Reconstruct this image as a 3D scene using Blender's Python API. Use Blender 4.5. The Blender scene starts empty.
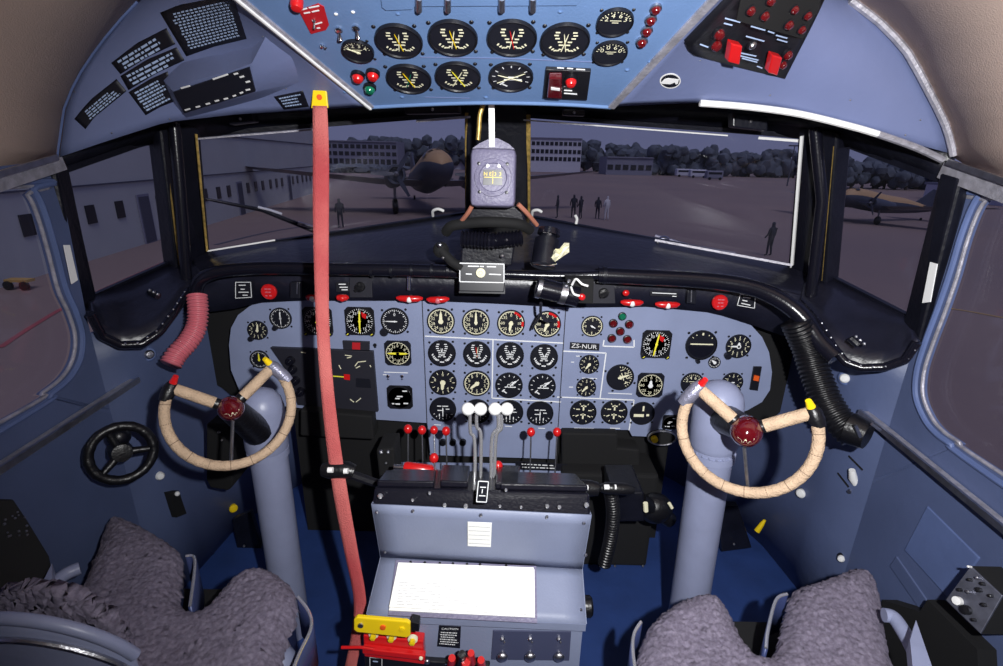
import bpy, bmesh, math, random
from mathutils import Vector as V, Matrix, noise
from mathutils.bvhtree import BVHTree
random.seed(4)
PI = math.pi
COL = bpy.context.scene.collection
# ------------------------------------------------------------------ camera model
F = 510.0
PIT, ROL = math.radians(19.0), math.radians(1.3)
EYE = V((0, 0, 1.15))
FW = V((0, math.cos(PIT), -math.sin(PIT)))
_u = V((0, math.sin(PIT), math.cos(PIT)))
RT = V((1, 0, 0)) * math.cos(ROL) + _u * math.sin(ROL)
UP = _u * math.cos(ROL) - V((1, 0, 0)) * math.sin(ROL)

def ray(px, py): return FW + RT * ((px - 501.5) / F) - UP * ((py - 333) / F)
def PY(px, py, Y): d = ray(px, py); return EYE + d * (Y / d.y)
def PX(px, py, X): d = ray(px, py); return EYE + d * (X / d.x)
def PZ(px, py, z): d = ray(px, py); return EYE + d * ((z - EYE.z) / d.z)
def PT(px, py, t): return EYE + ray(px, py) * t
def pts(l): return [PY(*a) for a in l]
def mpp(p): return (V(p) - EYE).dot(FW) / F          # metres per pixel at p

class Plane:
    def __init__(s, p, n): s.p, s.n = V(p), V(n).normalized()
    def hit(s, px, py):
        d = ray(px, py); t = (s.p - EYE).dot(s.n) / d.dot(s.n)
        return EYE + d * t, s.n
class Surf:
    def __init__(s, *objs):
        vs, fs = [], []
        for o in objs:
            k = len(vs); M = o.matrix_basis
            for v in o.data.vertices: vs.append(M @ v.co)
            for f in o.data.polygons: fs.append([k + i for i in f.vertices])
        s.b = BVHTree.FromPolygons(vs, fs)
    def hit(s, px, py):
        d = ray(px, py).normalized()
        h, n, i, t = s.b.ray_cast(EYE, d)
        if h is None:
            h, n, i, t = s.b.find_nearest(EYE + d * 1.1)
        if n.dot(d) > 0: n = -n
        return h, n

# ------------------------------------------------------------------ mesh builder
class MB:
    def __init__(s): s.v, s.f = [], []
    def add(s, vs, fs):
        k = len(s.v); s.v += [V(a) for a in vs]; s.f += [[k + i for i in f] for f in fs]; return s
    def merge(s, o, M=None):
        return s.add([(M @ a if M else a) for a in o.v], o.f)
    def box(s, c, size, M=None, bev=0.0):
        x, y, z = [a / 2 for a in size]; c = V(c)
        if bev > 0:
            b = min(bev, x * .9, y * .9, z * .9)
            bm = bmesh.new(); bmesh.ops.create_cube(bm, size=1)
            for v in bm.verts: v.co = V((v.co.x * 2 * x, v.co.y * 2 * y, v.co.z * 2 * z))
            bmesh.ops.bevel(bm, geom=bm.edges[:], offset=b, segments=2, affect='EDGES', profile=.6)
            vs = [v.co.copy() for v in bm.verts]; bm.verts.index_update()
            fs = [[v.index for v in f.verts] for f in bm.faces]; bm.free()
        else:
            vs = [V((i * x, j * y, k * z)) for i in (-1, 1) for j in (-1, 1) for k in (-1, 1)]
            fs = [(0, 1, 3, 2), (4, 6, 7, 5), (0, 4, 5, 1), (2, 3, 7, 6), (0, 2, 6, 4), (1, 5, 7, 3)]
        if M: vs = [M @ a for a in vs]
        return s.add([a + c for a in vs], fs)
    def bar(s, a, b, w, h, up=(0, 0, 1), bev=0.0):
        a, b = V(a), V(b); d = b - a
        M = frame(d, up)          # x = along d
        return s.box((a + b) / 2, (d.length, w, h), M, bev)
    def tube(s, P, r, seg=12, caps=True, closed=False):
        P = [V(p) for p in P]; n = len(P)
        R = r if isinstance(r, (list, tuple)) else [r] * n
        k = len(s.v); prev = None
        for i, p in enumerate(P):
            if closed: t = P[(i + 1) % n] - P[i - 1]
            else: t = P[min(i + 1, n - 1)] - P[max(i - 1, 0)]
            t.normalize()
            if prev is None:
                a = V((0, 0, 1)) if abs(t.z) < .9 else V((1, 0, 0))
                u = t.cross(a).normalized()
            else: u = (prev - t * prev.dot(t)).normalized()
            prev = u; w = t.cross(u)
            for j in range(seg):
                q = 2 * PI * j / seg
                s.v.append(p + (u * math.cos(q) + w * math.sin(q)) * R[i])
        m = n if closed else n - 1
        for i in range(m):
            for j in range(seg):
                a = k + i * seg + j; b = k + i * seg + (j + 1) % seg
                c = k + ((i + 1) % n) * seg + (j + 1) % seg; d = k + ((i + 1) % n) * seg + j
                s.f.append([a, b, c, d])
        if caps and not closed:
            s.f.append([k + j for j in range(seg)][::-1]); s.f.append([k + (n - 1) * seg + j for j in range(seg)])
        return s
    def lathe(s, prof, M=None, seg=24):
        """prof: list of (radius, z)"""
        k = len(s.v); M = M or Matrix()
        for r, z in prof:
            for j in range(seg):
                q = 2 * PI * j / seg
                s.v.append(M @ V((max(r, 1e-5) * math.cos(q), max(r, 1e-5) * math.sin(q), z)))
        for i in range(len(prof) - 1):
            for j in range(seg):
                a = k + i * seg + j; b = k + i * seg + (j + 1) % seg
                s.f.append([a, b, b + seg, a + seg])
        s.f.append([k + j for j in range(seg)][::-1]); s.f.append([k + (len(prof) - 1) * seg + j for j in range(seg)])
        return s
    def sphere(s, c, r, seg=14, sc=(1, 1, 1)):
        prof = [(math.sin(PI * i / (seg // 2)), -math.cos(PI * i / (seg // 2))) for i in range(seg // 2 + 1)]
        M = Matrix.Translation(V(c)) @ Matrix.Diagonal((r * sc[0], r * sc[1], r * sc[2], 1))
        return s.lathe(prof, M, seg)
    def prism(s, poly, off, base=True):
        k = len(s.v); n = len(poly); off = V(off)
        s.v += [V(p) for p in poly] + [V(p) + off for p in poly]
        s.f.append([k + n + i for i in range(n)])
        if base: s.f.append([k + i for i in range(n)][::-1])
        for i in range(n):
            j = (i + 1) % n; s.f.append([k + i, k + j, k + n + j, k + n + i])
        return s
    def grid(s, rows):
        k = len(s.v); m = len(rows[0])
        for r in rows: s.v += [V(p) for p in r]
        for i in range(len(rows) - 1):
            for j in range(m - 1):
                a = k + i * m + j; s.f.append([a, a + 1, a + m + 1, a + m])
        return s

def frame(d, up=(0, 0, 1)):
    x = V(d).normalized(); up = V(up)
    if abs(x.dot(up.normalized())) > .98: up = V((0, 1, 0)) if abs(x.y) < .9 else V((1, 0, 0))
    y = up.cross(x).normalized(); z = x.cross(y)
    return Matrix((x, y, z)).transposed().to_4x4()
def facing(c, n, up=(0, 0, 1)):
    """local frame at c: +z along n (towards the viewer), +y up"""
    z = V(n).normalized(); up = V(up)
    y = (up - z * up.dot(z)).normalized(); x = y.cross(z)
    M = Matrix((x, y, z)).transposed().to_4x4(); M.translation = V(c); return M
def smooth(P, n=8, closed=False):
    """Catmull-Rom through the points"""
    P = [V(p) for p in P]; out = []; m = len(P)
    rng = m if closed else m - 1
    for i in range(rng):
        if closed: a, b, c, d = P[i - 1], P[i], P[(i + 1) % m], P[(i + 2) % m]
        else: a, b, c, d = P[max(i - 1, 0)], P[i], P[i + 1], P[min(i + 2, m - 1)]
        for k in range(n):
            t = k / n
            out.append(.5 * ((2 * b) + (c - a) * t + (2 * a - 5 * b + 4 * c - d) * t * t + (3 * b - a - 3 * c + d) * t ** 3))
    if not closed: out.append(P[-1])
    return out
def resample(P, n):
    P = [V(p) for p in P]; L = [0]
    for i in range(1, len(P)): L.append(L[-1] + (P[i] - P[i - 1]).length)
    out = []; j = 0
    for k in range(n):
        t = L[-1] * k / (n - 1)
        while j < len(P) - 2 and L[j + 1] < t: j += 1
        s = (t - L[j]) / max(L[j + 1] - L[j], 1e-9); out.append(P[j].lerp(P[j + 1], min(max(s, 0), 1)))
    return out

def mk(name, mb, mat, parent=None, sm=False, solid=0.0, bev=0.0, local=False, origin=None):
    """link ONE mesh object; world coordinates unless local"""
    me = bpy.data.meshes.new(name)
    if local or parent is not None: o0 = V((0, 0, 0))
    if parent is None and not local:
        if origin is not None: o0 = V(origin)
        else:
            xs = [v.x for v in mb.v]; ys = [v.y for v in mb.v]; zs = [v.z for v in mb.v]
            o0 = V(((min(xs) + max(xs)) / 2, (min(ys) + max(ys)) / 2, min(zs)))
    elif parent is not None and not local:
        r = parent
        while r.parent: r = r.parent
        o0 = r.location.copy()
    me.from_pydata([v - o0 for v in mb.v], [], mb.f)
    bm = bmesh.new(); bm.from_mesh(me)
    bmesh.ops.remove_doubles(bm, verts=bm.verts, dist=1e-6)
    bmesh.ops.recalc_face_normals(bm, faces=bm.faces); bm.to_mesh(me); bm.free()
    me.materials.append(mat)
    if sm:
        for p in me.polygons: p.use_smooth = True
        try: me.set_sharp_from_angle(angle=math.radians(38))
        except Exception: pass
    o = bpy.data.objects.new(name, me); COL.objects.link(o)
    if parent is not None: o.parent = parent
    elif not local: o.location = o0
    if solid: m = o.modifiers.new('solidify', 'SOLIDIFY'); m.thickness = solid; m.offset = 0
    if bev: m = o.modifiers.new('bevel', 'BEVEL'); m.width = bev; m.segments = 2; m.limit_method = 'ANGLE'
    return o
def empty(name, loc=(0, 0, 0), M=None):
    o = bpy.data.objects.new(name, None); COL.objects.link(o); o.empty_display_size = .05
    if M is not None: o.matrix_world = M
    else: o.location = V(loc)
    return o
def tag(o, label, cat, group=None):
    o['label'] = label; o['category'] = cat
    if group: o['group'] = group
    return o
def struct(o): o['kind'] = 'structure'; return o
def copy_tree(o, parent=None):
    c = o.copy(); COL.objects.link(c)
    if parent is not None: c.parent = parent
    for ch in list(o.children): copy_tree(ch, c)
    return c

# ------------------------------------------------------------------ materials
def lin(c):
    return tuple((x / 12.92 if x <= .04045 else ((x + .055) / 1.055) ** 2.4) for x in [a / 255 for a in c])
def mat(name, rgb, rough=.5, metal=0., var=.0, vs=6., bump=0., bs=60., emit=0., coat=0., rgb2=None, wave=None, spec=None):
    m = bpy.data.materials.new(name); m.use_nodes = True; nt = m.node_tree; b = nt.nodes['Principled BSDF']
    c = lin(rgb); b.inputs['Base Color'].default_value = (*c, 1)
    b.inputs['Roughness'].default_value = rough; b.inputs['Metallic'].default_value = metal
    if coat: b.inputs['Coat Weight'].default_value = coat; b.inputs['Coat Roughness'].default_value = .1
    if spec is not None: b.inputs['Specular IOR Level'].default_value = spec
    tc = nt.nodes.new('ShaderNodeTexCoord')
    if var or rgb2:
        n = nt.nodes.new('ShaderNodeTexNoise'); n.inputs['Scale'].default_value = vs; n.inputs['Detail'].default_value = 6
        nt.links.new(tc.outputs['Object'], n.inputs['Vector'])
        r = nt.nodes.new('ShaderNodeValToRGB'); r.color_ramp.elements[0].position = .3; r.color_ramp.elements[1].position = .7
        c2 = lin(rgb2) if rgb2 else tuple(min(1, x * (1 + var)) for x in c)
        c1 = c if rgb2 else tuple(x * (1 - var) for x in c)
        r.color_ramp.elements[0].color = (*c1, 1); r.color_ramp.elements[1].color = (*c2, 1)
        nt.links.new(n.outputs['Fac'], r.inputs['Fac']); nt.links.new(r.outputs['Color'], b.inputs['Base Color'])
    if bump:
        n = nt.nodes.new('ShaderNodeTexNoise'); n.inputs['Scale'].default_value = bs; n.inputs['Detail'].default_value = 4
        nt.links.new(tc.outputs['Object'], n.inputs['Vector'])
        k = nt.nodes.new('ShaderNodeBump'); k.inputs['Strength'].default_value = bump; k.inputs['Distance'].default_value = .004
        nt.links.new(n.outputs['Fac'], k.inputs['Height']); nt.links.new(k.outputs['Normal'], b.inputs['Normal'])
    if emit: b.inputs['Emission Color'].default_value = (*c, 1); b.inputs['Emission Strength'].default_value = emit
    return m
M = {}
M['blue'] = mat('grey_blue_paint', (128, 136, 162), .5, var=.07, vs=9, bump=.10, bs=220)
M['panel'] = mat('panel_paint', (134, 144, 176), .55, var=.05, vs=14, bump=.06, bs=300)
M['over'] = mat('overhead_blue_paint', (100, 128, 172), .45, var=.06, vs=10, bump=.1, bs=250)
M['ovside'] = mat('overhead_side_paint', (106, 116, 154), .42, var=.06, vs=5, bump=.12, bs=90)
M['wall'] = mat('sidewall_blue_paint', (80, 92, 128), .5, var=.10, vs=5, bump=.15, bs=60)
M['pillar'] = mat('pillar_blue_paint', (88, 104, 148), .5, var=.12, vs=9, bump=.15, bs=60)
M['floor'] = mat('deep_blue_floor_paint', (38, 62, 118), .55, var=.15, vs=9, bump=.2, bs=60)
M['black'] = mat('black_paint', (20, 20, 26), .38, var=.3, vs=12, bump=.2, bs=90)
M['deck'] = mat('black_deck_paint', (20, 20, 30), .34, var=.3, vs=8, bump=.35, bs=60, rgb2=(34, 35, 50))
M['matte'] = mat('flat_black', (11, 11, 14), .85)
M['dark'] = mat('charcoal_panel', (34, 34, 44), .5, var=.1)
M['face'] = mat('gauge_face_black', (24, 25, 34), .35)
M['tube'] = mat('glossy_black_padding', (18, 18, 28), .22, bump=.1, bs=200)
M['frame'] = mat('blue_black_frame_paint', (17, 18, 28), .35, var=.3, vs=15, bump=.3, bs=80)
M['beige'] = mat('beige_lining', (186, 164, 152), .9, bump=.22, bs=420)
M['silver'] = mat('bare_aluminium', (190, 190, 196), .35, 1., var=.15, vs=60, bump=.2, bs=200)
M['strip'] = mat('worn_aluminium_strip', (178, 176, 186), .5, .6, var=.25, vs=60, bump=.3, bs=200)
M['chrome'] = mat('chrome', (220, 220, 225), .15, 1.)
M['white'] = mat('white_paint', (236, 236, 236), .5)
M['cream'] = mat('cream_marking', (236, 232, 200), .6)
M['mark'] = mat('white_marking', (236, 238, 240), .6)
M['yellow'] = mat('yellow_paint', (240, 205, 20), .4)
M['ymark'] = mat('yellow_marking', (245, 235, 60), .6)
M['red'] = mat('red_enamel', (205, 26, 28), .3, coat=.4)
M['redlab'] = mat('red_placard', (180, 24, 34), .5)
M['orange'] = mat('orange_marking', (225, 90, 25), .5)
M['green'] = mat('green_lens', (18, 110, 80), .2, coat=.6)
M['darkred'] = mat('dark_red_lens', (92, 14, 18), .12, coat=.9)
M['maroon'] = mat('maroon_plastic', (82, 10, 18), .12, coat=1.)
M['wrap'] = mat('tan_cord_wrap', (188, 162, 136), .8, var=.14, vs=40, bump=.8, bs=260)
M['grip'] = mat('silver_tape', (140, 140, 160), .35, .5, var=.2, vs=60, bump=.5, bs=160)
M['strap'] = mat('red_webbing', (172, 56, 64), .95, bump=.8, bs=500, rgb2=(214, 122, 116), vs=5)
M['white_steel'] = mat('polished_steel', (215, 215, 220), .25, .75)
M['pink'] = mat('pink_rubber', (200, 104, 116), .35, bump=.1)
M['rubber'] = mat('black_rubber', (16, 16, 20), .35, bump=.3, bs=120)
M['fur'] = mat('grey_sheepskin', (104, 96, 116), 1., rgb2=(144, 136, 156), vs=140, bump=.8, bs=900)
M['paper'] = mat('white_paper', (250, 250, 246), .8)
M['compass'] = mat('lilac_grey_enamel', (112, 108, 134), .45, var=.12, vs=25, bump=.35, bs=160)
M['column'] = mat('column_blue_grey_paint', (132, 138, 166), .4, var=.06, vs=18, bump=.12, bs=90)
M['ink'] = mat('grey_ink', (120, 120, 130), .8)
M['plac'] = mat('dark_placard', (16, 17, 28), .5)
M['plactext'] = mat('pale_blue_lettering', (165, 185, 220), .6)
M['brass'] = mat('brass_edge', (190, 160, 90), .4, .6, var=.4, vs=90)
# exterior
M['apron'] = mat('asphalt_apron', (118, 104, 106), .9, rgb2=(132, 114, 112), vs=.06)
M['hangar'] = mat('hangar_render', (176, 180, 184), .8, var=.05, vs=.4)
M['seam'] = mat('hangar_seam', (70, 72, 90), .8)
M['pane'] = mat('dark_window', (30, 32, 42), .3)
M['bwhite'] = mat('white_wall', (186, 188, 206), .8)
M['bgrey'] = mat('grey_wall', (118, 120, 142), .8)
M['tree'] = mat('hazed_foliage', (66, 74, 88), .95, rgb2=(88, 96, 112), vs=.5, bump=1, bs=2)  # distance haze is mixed into this blue-grey foliage tone
M['darkmetal'] = mat('dull_dark_metal', (104, 106, 120), .45, .7, var=.25, vs=60)
M['recess'] = mat('recess_blue_grey', (66, 70, 96), .45)
M['bark'] = mat('bark', (60, 54, 50), .9)
M['cord'] = mat('wrap_cord', (120, 100, 84), .9)
M['alu'] = mat('aircraft_aluminium', (120, 122, 132), .4, .5)
M['ochre'] = mat('aircraft_ochre', (168, 138, 104), .6)
M['navy'] = mat('aircraft_dark_belly', (52, 58, 78), .5)
M['cloth1'] = mat('dark_cloth', (40, 42, 56), .9); M['cloth2'] = mat('pale_shirt', (190, 190, 200), .9); M['skin'] = mat('skin', (170, 130, 110), .7)
M['redline'] = mat('red_ground_paint', (150, 76, 84), .9)
M['yline'] = mat('yellow_ground_paint', (170, 140, 84), .9)

def glass(name, tint=(.90, .90, .94), refl=.022):
    m = bpy.data.materials.new(name); m.use_nodes = True; nt = m.node_tree; nt.nodes.clear()
    out = nt.nodes.new('ShaderNodeOutputMaterial'); mix = nt.nodes.new('ShaderNodeMixShader')
    t = nt.nodes.new('ShaderNodeBsdfTransparent'); t.inputs['Color'].default_value = (*tint, 1)
    g = nt.nodes.new('ShaderNodeBsdfGlossy'); g.inputs['Roughness'].default_value = .04
    n = nt.nodes.new('ShaderNodeTexNoise'); n.inputs['Scale'].default_value = 3; n.inputs['Detail'].default_value = 5
    tc = nt.nodes.new('ShaderNodeTexCoord'); nt.links.new(tc.outputs['Object'], n.inputs['Vector'])
    d = nt.nodes.new('ShaderNodeBsdfDiffuse'); d.inputs['Color'].default_value = (.5, .5, .56, 1)
    mr = nt.nodes.new('ShaderNodeMapRange'); mr.inputs['From Min'].default_value = .35; mr.inputs['From Max'].default_value = .8
    mr.inputs['To Min'].default_value = .0; mr.inputs['To Max'].default_value = .014
    nt.links.new(n.outputs['Fac'], mr.inputs['Value'])
    mix2 = nt.nodes.new('ShaderNodeMixShader'); mix.inputs['Fac'].default_value = refl
    nt.links.new(t.outputs[0], mix.inputs[1]); nt.links.new(g.outputs[0], mix.inputs[2])
    nt.links.new(mr.outputs[0], mix2.inputs['Fac']); nt.links.new(mix.outputs[0], mix2.inputs[1]); nt.links.new(d.outputs[0], mix2.inputs[2])
    nt.links.new(mix2.outputs[0], out.inputs[0]); return m
M['glass'] = glass('window_glass')

# ------------------------------------------------------------------ text
_tc = {}
def text(s, h=1.0):
    """flat lettering mesh centred on 0, height h, in local xy"""
    if s not in _tc:
        cu = bpy.data.curves.new('t', 'FONT'); cu.body = s; cu.size = 1; cu.align_x = 'CENTER'; cu.align_y = 'CENTER'; cu.resolution_u = 2
        o = bpy.data.objects.new('t', cu); COL.objects.link(o)
        dg = bpy.context.evaluated_depsgraph_get(); me = bpy.data.meshes.new_from_object(o.evaluated_get(dg))
        _tc[s] = ([v.co.copy() for v in me.vertices], [list(p.vertices) for p in me.polygons])
        bpy.data.objects.remove(o); bpy.data.curves.remove(cu); bpy.data.meshes.remove(me)
    vs, fs = _tc[s]; mb = MB(); mb.add([v * (h / .72) for v in vs], fs); return mb
# ================================================================== SETTING: floor, walls, ceiling, windows
XW = .88
fl = MB().box((0, .7, -.02), (1.9, 2.3, .04)); struct(mk('floor', fl, M['floor'], origin=(0, 0, 0)))
# beige lining: front arch traced at Y=1.05, swept aft
arcL = [(57, 158), (58, 149), (61, 128), (64, 108), (72, 88), (81, 71), (93, 53), (105, 37), (121, 18), (137, 1)]
arcR = [(952, 154), (951, 147), (948, 135), (944, 123), (936, 106), (927, 89), (917, 70), (906, 51), (893, 36), (879, 22), (865, 11), (850, 0)]
aL = [PY(x, y, 1.05) for x, y in arcL]; aR = [PY(x, y, 1.05) for x, y in arcR]
top = []
for i in range(1, 12):
    t = i / 12; a = aL[-1]; b = aR[-1]; p = a.lerp(b, t); p.z += .175 * math.sin(PI * t) ** .8; top.append(p)
arch = aL + top + aR[::-1]
rows = []
cl0, cr0 = aL[0], aR[0]
cl1, cr1 = PX(0, 184, -.885), PX(1003, 186, .885)
for k in range(9):
    y = 1.05 - k * .2
    def ex(a, b): return a.lerp(b, (y - a.y) / (b.y - a.y))
    def flare(p, q=1.05 - y): w_ = min(1, max(0, (p.z - 1.15) / .15)); return V((p.x * (1 + .24 * q * w_), y, 1.15 + (p.z - 1.15) * (1 + .45 * q * w_)))
    r = [ex(cl0, cl1)] + [flare(p) for p in arch[1:-1]] + [ex(cr0, cr1)]
    rows.append(r)
struct(mk('ceiling', MB().grid(rows), M['beige'], sm=True, solid=.01))
# aft bulkhead behind the camera keeps daylight out
struct(mk('wall_back', MB().box((0, -.6, .9), (2.3, .03, 2.1)), M['beige']))

def side_wall(name, sg, opening, fr):
    """fuselage side with a rounded window opening; fr = px of the forward edge top/bottom"""
    op = [PX(x, y, sg * XW) for x, y in opening]
    op = [V((p.y, p.z)) if False else (p.y, p.z) for p in op]
    yb = -.15; zt = op[0][1]; zb = op[-1][1]
    op = op + [(yb + .08, zb - .0), (yb, zb + .06), (yb, zt - .05), (yb + .08, zt)]
    P3 = smooth([V((0, a, b)) for a, b in op], 6, closed=True)
    P3 = [p for i, p in enumerate(P3) if i == 0 or (p - P3[i - 1]).length > 1e-4]
    cy = sum(p.y for p in P3) / len(P3); cz = sum(p.z for p in P3) / len(P3)
    e0, e1 = PX(fr[0][0], fr[0][1], sg * XW), PX(fr[1][0], fr[1][1], sg * XW)
    y0, y1, z0, z1 = -.6, e1.y, 0., 1.17
    corners = [(y0, z0), (y0, z1), (y1, z0), (y1, z1)]
    outer = []
    for p in P3:
        dy, dz = p.y - cy, p.z - cz
        ts = []
        if abs(dy) > 1e-6: ts.append(((y1 if dy > 0 else y0) - cy) / dy)
        if abs(dz) > 1e-6: ts.append(((z1 if dz > 0 else z0) - cz) / dz)
        t = min(ts); outer.append([cy + dy * t, cz + dz * t])
    for c in corners:
        i = min(range(len(outer)), key=lambda k: (outer[k][0] - c[0]) ** 2 + (outer[k][1] - c[1]) ** 2); outer[i] = list(c)
    for q in outer:
        if q[0] > y1 - 1e-4: q[0] = e1.y + (e0.y - e1.y) * min(1, max(0, (q[1] - e1.z) / (e0.z - e1.z)))
    mb = MB(); n = len(P3)
    mb.v = [V((sg * XW, p.y, p.z)) for p in P3] + [V((sg * XW, a, b)) for a, b in outer]
    mb.f = [[i, (i + 1) % n, n + (i + 1) % n, n + i] for i in range(n)]
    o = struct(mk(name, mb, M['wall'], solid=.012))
    # rolled aluminium edge round the opening, and a raised inner flange
    w = [V((sg * (XW - .004), p.y, p.z)) for p in P3]
    e = mk('window_edge', MB().tube(w, .0036, 8, closed=True), M['strip'], o, sm=True)
    fl = []
    for p in P3:
        d = V((0, p.y - cy, p.z - cz)).normalized(); fl.append(V((sg * (XW - .006), p.y, p.z)) + d * .016)
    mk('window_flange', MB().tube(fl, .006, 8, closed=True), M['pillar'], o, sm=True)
    return o, P3
opL = [(8, 187), (25, 195), (35, 215), (46, 252), (56, 290), (66, 312), (73, 335), (71, 358), (60, 377), (40, 393), (0, 421)]
opR = [(1000, 199), (988, 201), (979, 215), (969, 242), (959, 277), (947, 312), (934, 346), (926, 372), (925, 396), (934, 418), (946, 432), (962, 443), (1003, 473)]
wl, hl = side_wall('wall_left', -1, opL, ((54, 166), (84, 318)))
wr, hr = side_wall('wall_right', 1, opR, ((961, 176), (917, 345)))
def side_pane(name, sg, P3):
    g = MB(); ps = [V((sg * (XW + .02), p.y, p.z)) for p in P3]
    cy = sum(p.y for p in ps) / len(ps); cz = sum(p.z for p in ps) / len(ps)
    ps = [V((p.x, cy + (p.y - cy) * 1.03, cz + (p.z - cz) * 1.04)) for p in ps]
    g.prism(ps, (sg * .004, 0, 0)); o = struct(mk(name, g, M['glass'])); return o
side_pane('window_5', -1, hl); side_pane('window_6', 1, hr)

# lower forward walls narrowing to the nose
def fwd_wall(name, sg, yp):
    foot = [(XW, yp), (XW - .015, 1.18), (.85, 1.32), (.80, 1.47), (.72, 1.6), (.60, 1.75)]
    rows = []
    for z, k in ((0, 1), (.25, 1), (.5, 1), (.7, 1), (.775, 1)):
        rows.append([V((sg * x * k, y, z)) for x, y in foot])
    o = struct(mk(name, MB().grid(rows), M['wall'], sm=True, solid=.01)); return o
yl = PX(84, 318, -XW).y; yr = PX(917, 345, XW).y
fwl = fwd_wall('wall_front_left', -1, yl); fwr = fwd_wall('wall_front_right', 1, yr)
struct(mk('wall_front', MB().box((-.05, 1.36, .375), (1.12, .03, .75)), M['matte']))
# roof skin forward of the arch, dark and unseen from the seats
rf = [[V((p.x, 1.055, p.z + .012)) for p in arch], [V((p.x * .98, 1.35, 1.15 + (p.z - 1.15) * .85 + .03)) for p in arch], [V((p.x * .82, 1.62, 1.15 + (p.z - 1.15) * .5 + .09)) for p in arch]]
struct(mk('roof', MB().grid(rf), M['matte'], solid=.006))

# ------------------------------------------------------------------ windows
W1 = [(197, 134, 1.37), (467, 113, 1.60), (467, 213, 1.72), (207, 252, 1.44)]
W2 = [(527, 115, 1.60), (802, 135, 1.37), (791, 266, 1.44), (527, 216, 1.72)]
W3 = [(62, 170, 1.075), (152, 139, 1.28), (170, 262, 1.31), (91, 297, 1.10)]
W4 = [(845, 143, 1.28), (945, 180, 1.06), (912, 318, 1.08), (832, 277, 1.31)]
def pane(name, q, trim, worn):
    P = pts(q); c = sum(P, V()) / 4; n = (P[1] - P[0]).cross(P[3] - P[0]).normalized()
    if n.dot(EYE - c) < 0: n = -n
    big = [c + (p - c) * 1.03 - n * .012 for p in P]
    o = struct(mk(name, MB().prism(big, -n * .004), M['glass']))
    f = MB()
    for i in range(4):
        a, b = P[i], P[(i + 1) % 4]; e = (c - (a + b) / 2).normalized() * .004
        f.bar(a + n * .002, b + n * .002, .012, .010, up=n)
    mk('frame_bead', f, M['frame'], o)
    t = MB()
    for i, s0, s1, w in worn:
        a, b = P[i], P[(i + 1) % 4]; k = (c - (a + b) / 2).normalized() * .003
        t.bar(a.lerp(b, s0) + n * .034 + k, a.lerp(b, s1) + n * .034 + k, w, .003, up=n)
    mk('worn_edge', t, M[trim], o)
    return o
pane('window_1', W1, 'strip', [(0, .0, .42, .004), (0, .78, 1, .006), (3, 0, 1, .006), (2, .66, 1, .005)])
pane('window_2', W2, 'white', [(0, .0, .76, .003), (0, .86, 1, .006), (1, 0, 1, .006), (2, 0, .56, .006)])
pane('window_3', W3, 'brass', [(1, 0, 1, .005)])
pane('window_4', W4, 'brass', [(3, 0, 1, .004)])
for nm, a, b, w_, mt in [('trim_27', (196, 134, 1.30), (207, 251, 1.36), .005, 'brass'), ('trim_28', (207, 251, 1.36), (275, 240, 1.44), .004, 'white'), ('trim_29', (802, 136, 1.31), (792, 265, 1.37), .006, 'white'), ('trim_30', (792, 265, 1.37), (655, 240, 1.50), .006, 'strip')]:
    struct(mk(nm, MB().bar(PY(*a), PY(*b), w_, w_), M[mt]))
# brass beads either side of the centre post
P1 = pts(W1); P2 = pts(W2)
struct(mk('trim_1', MB().bar(P1[1] + V((0, -.014, 0)), P1[2] + V((0, -.014, 0)), .010, .006), M['brass']))
struct(mk('trim_2', MB().bar(P2[0] + V((.004, -.014, 0)), P2[3] + V((.004, -.014, 0)), .012, .006), M['brass']))

def sheet(name, A, B, mt, n=24, th=.012, sm=True, kind='structure', parent=None, mid=None):
    A = resample(pts(A), n); B = resample(pts(B), n)
    rows = [A, B] if mid is None else [[a.lerp(b, t) + V(off) for a, b in zip(A, B)] for t, off in mid]
    o = mk(name, MB().grid(rows), mt, sm=sm, solid=th, parent=parent)
    if kind and parent is None: o['kind'] = kind
    return o
# band above the windscreens
sheet('trim_3', [(54, 150, 1.06), (100, 132, 1.15), (190, 100, 1.3), (260, 96, 1.4), (330, 92, 1.48), (470, 88, 1.56), (530, 88, 1.56), (610, 92, 1.5), (700, 92, 1.42), (760, 98, 1.36), (830, 106, 1.26), (900, 130, 1.15), (954, 152, 1.05)],
      [(60, 172, 1.075), (152, 141, 1.28), (195, 136, 1.365), (330, 125, 1.49), (467, 114, 1.6), (527, 116, 1.6), (660, 126, 1.5), (802, 137, 1.37), (845, 145, 1.28), (900, 164, 1.15), (948, 183, 1.055)], M['frame'], 40)
# posts
def post(name, A, B, C_, D, th=.05):
    P = pts([A, B, C_, D]); n = (P[1] - P[0]).cross(P[3] - P[0]).normalized()
    if n.dot(EYE - P[0]) < 0: n = -n
    mb = MB().prism([p - n * .02 for p in P], n * th); return struct(mk(name, mb, M['frame'], bev=.006))
post('trim_4', (151, 128, 1.27), (192, 122, 1.36), (202, 268, 1.43), (169, 276, 1.30))
post('trim_5', (466, 98, 1.58), (528, 98, 1.58), (528, 226, 1.72), (466, 226, 1.72), .03)
post('trim_6', (807, 122, 1.36), (847, 130, 1.27), (833, 292, 1.30), (797, 282, 1.43))
post('trim_7', (50, 160, 1.02), (66, 164, 1.07), (96, 306, 1.10), (82, 318, 1.03), .025)
post('trim_8', (942, 172, 1.05), (962, 178, 1.0), (919, 345, 1.0), (905, 322, 1.08), .025)
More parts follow.
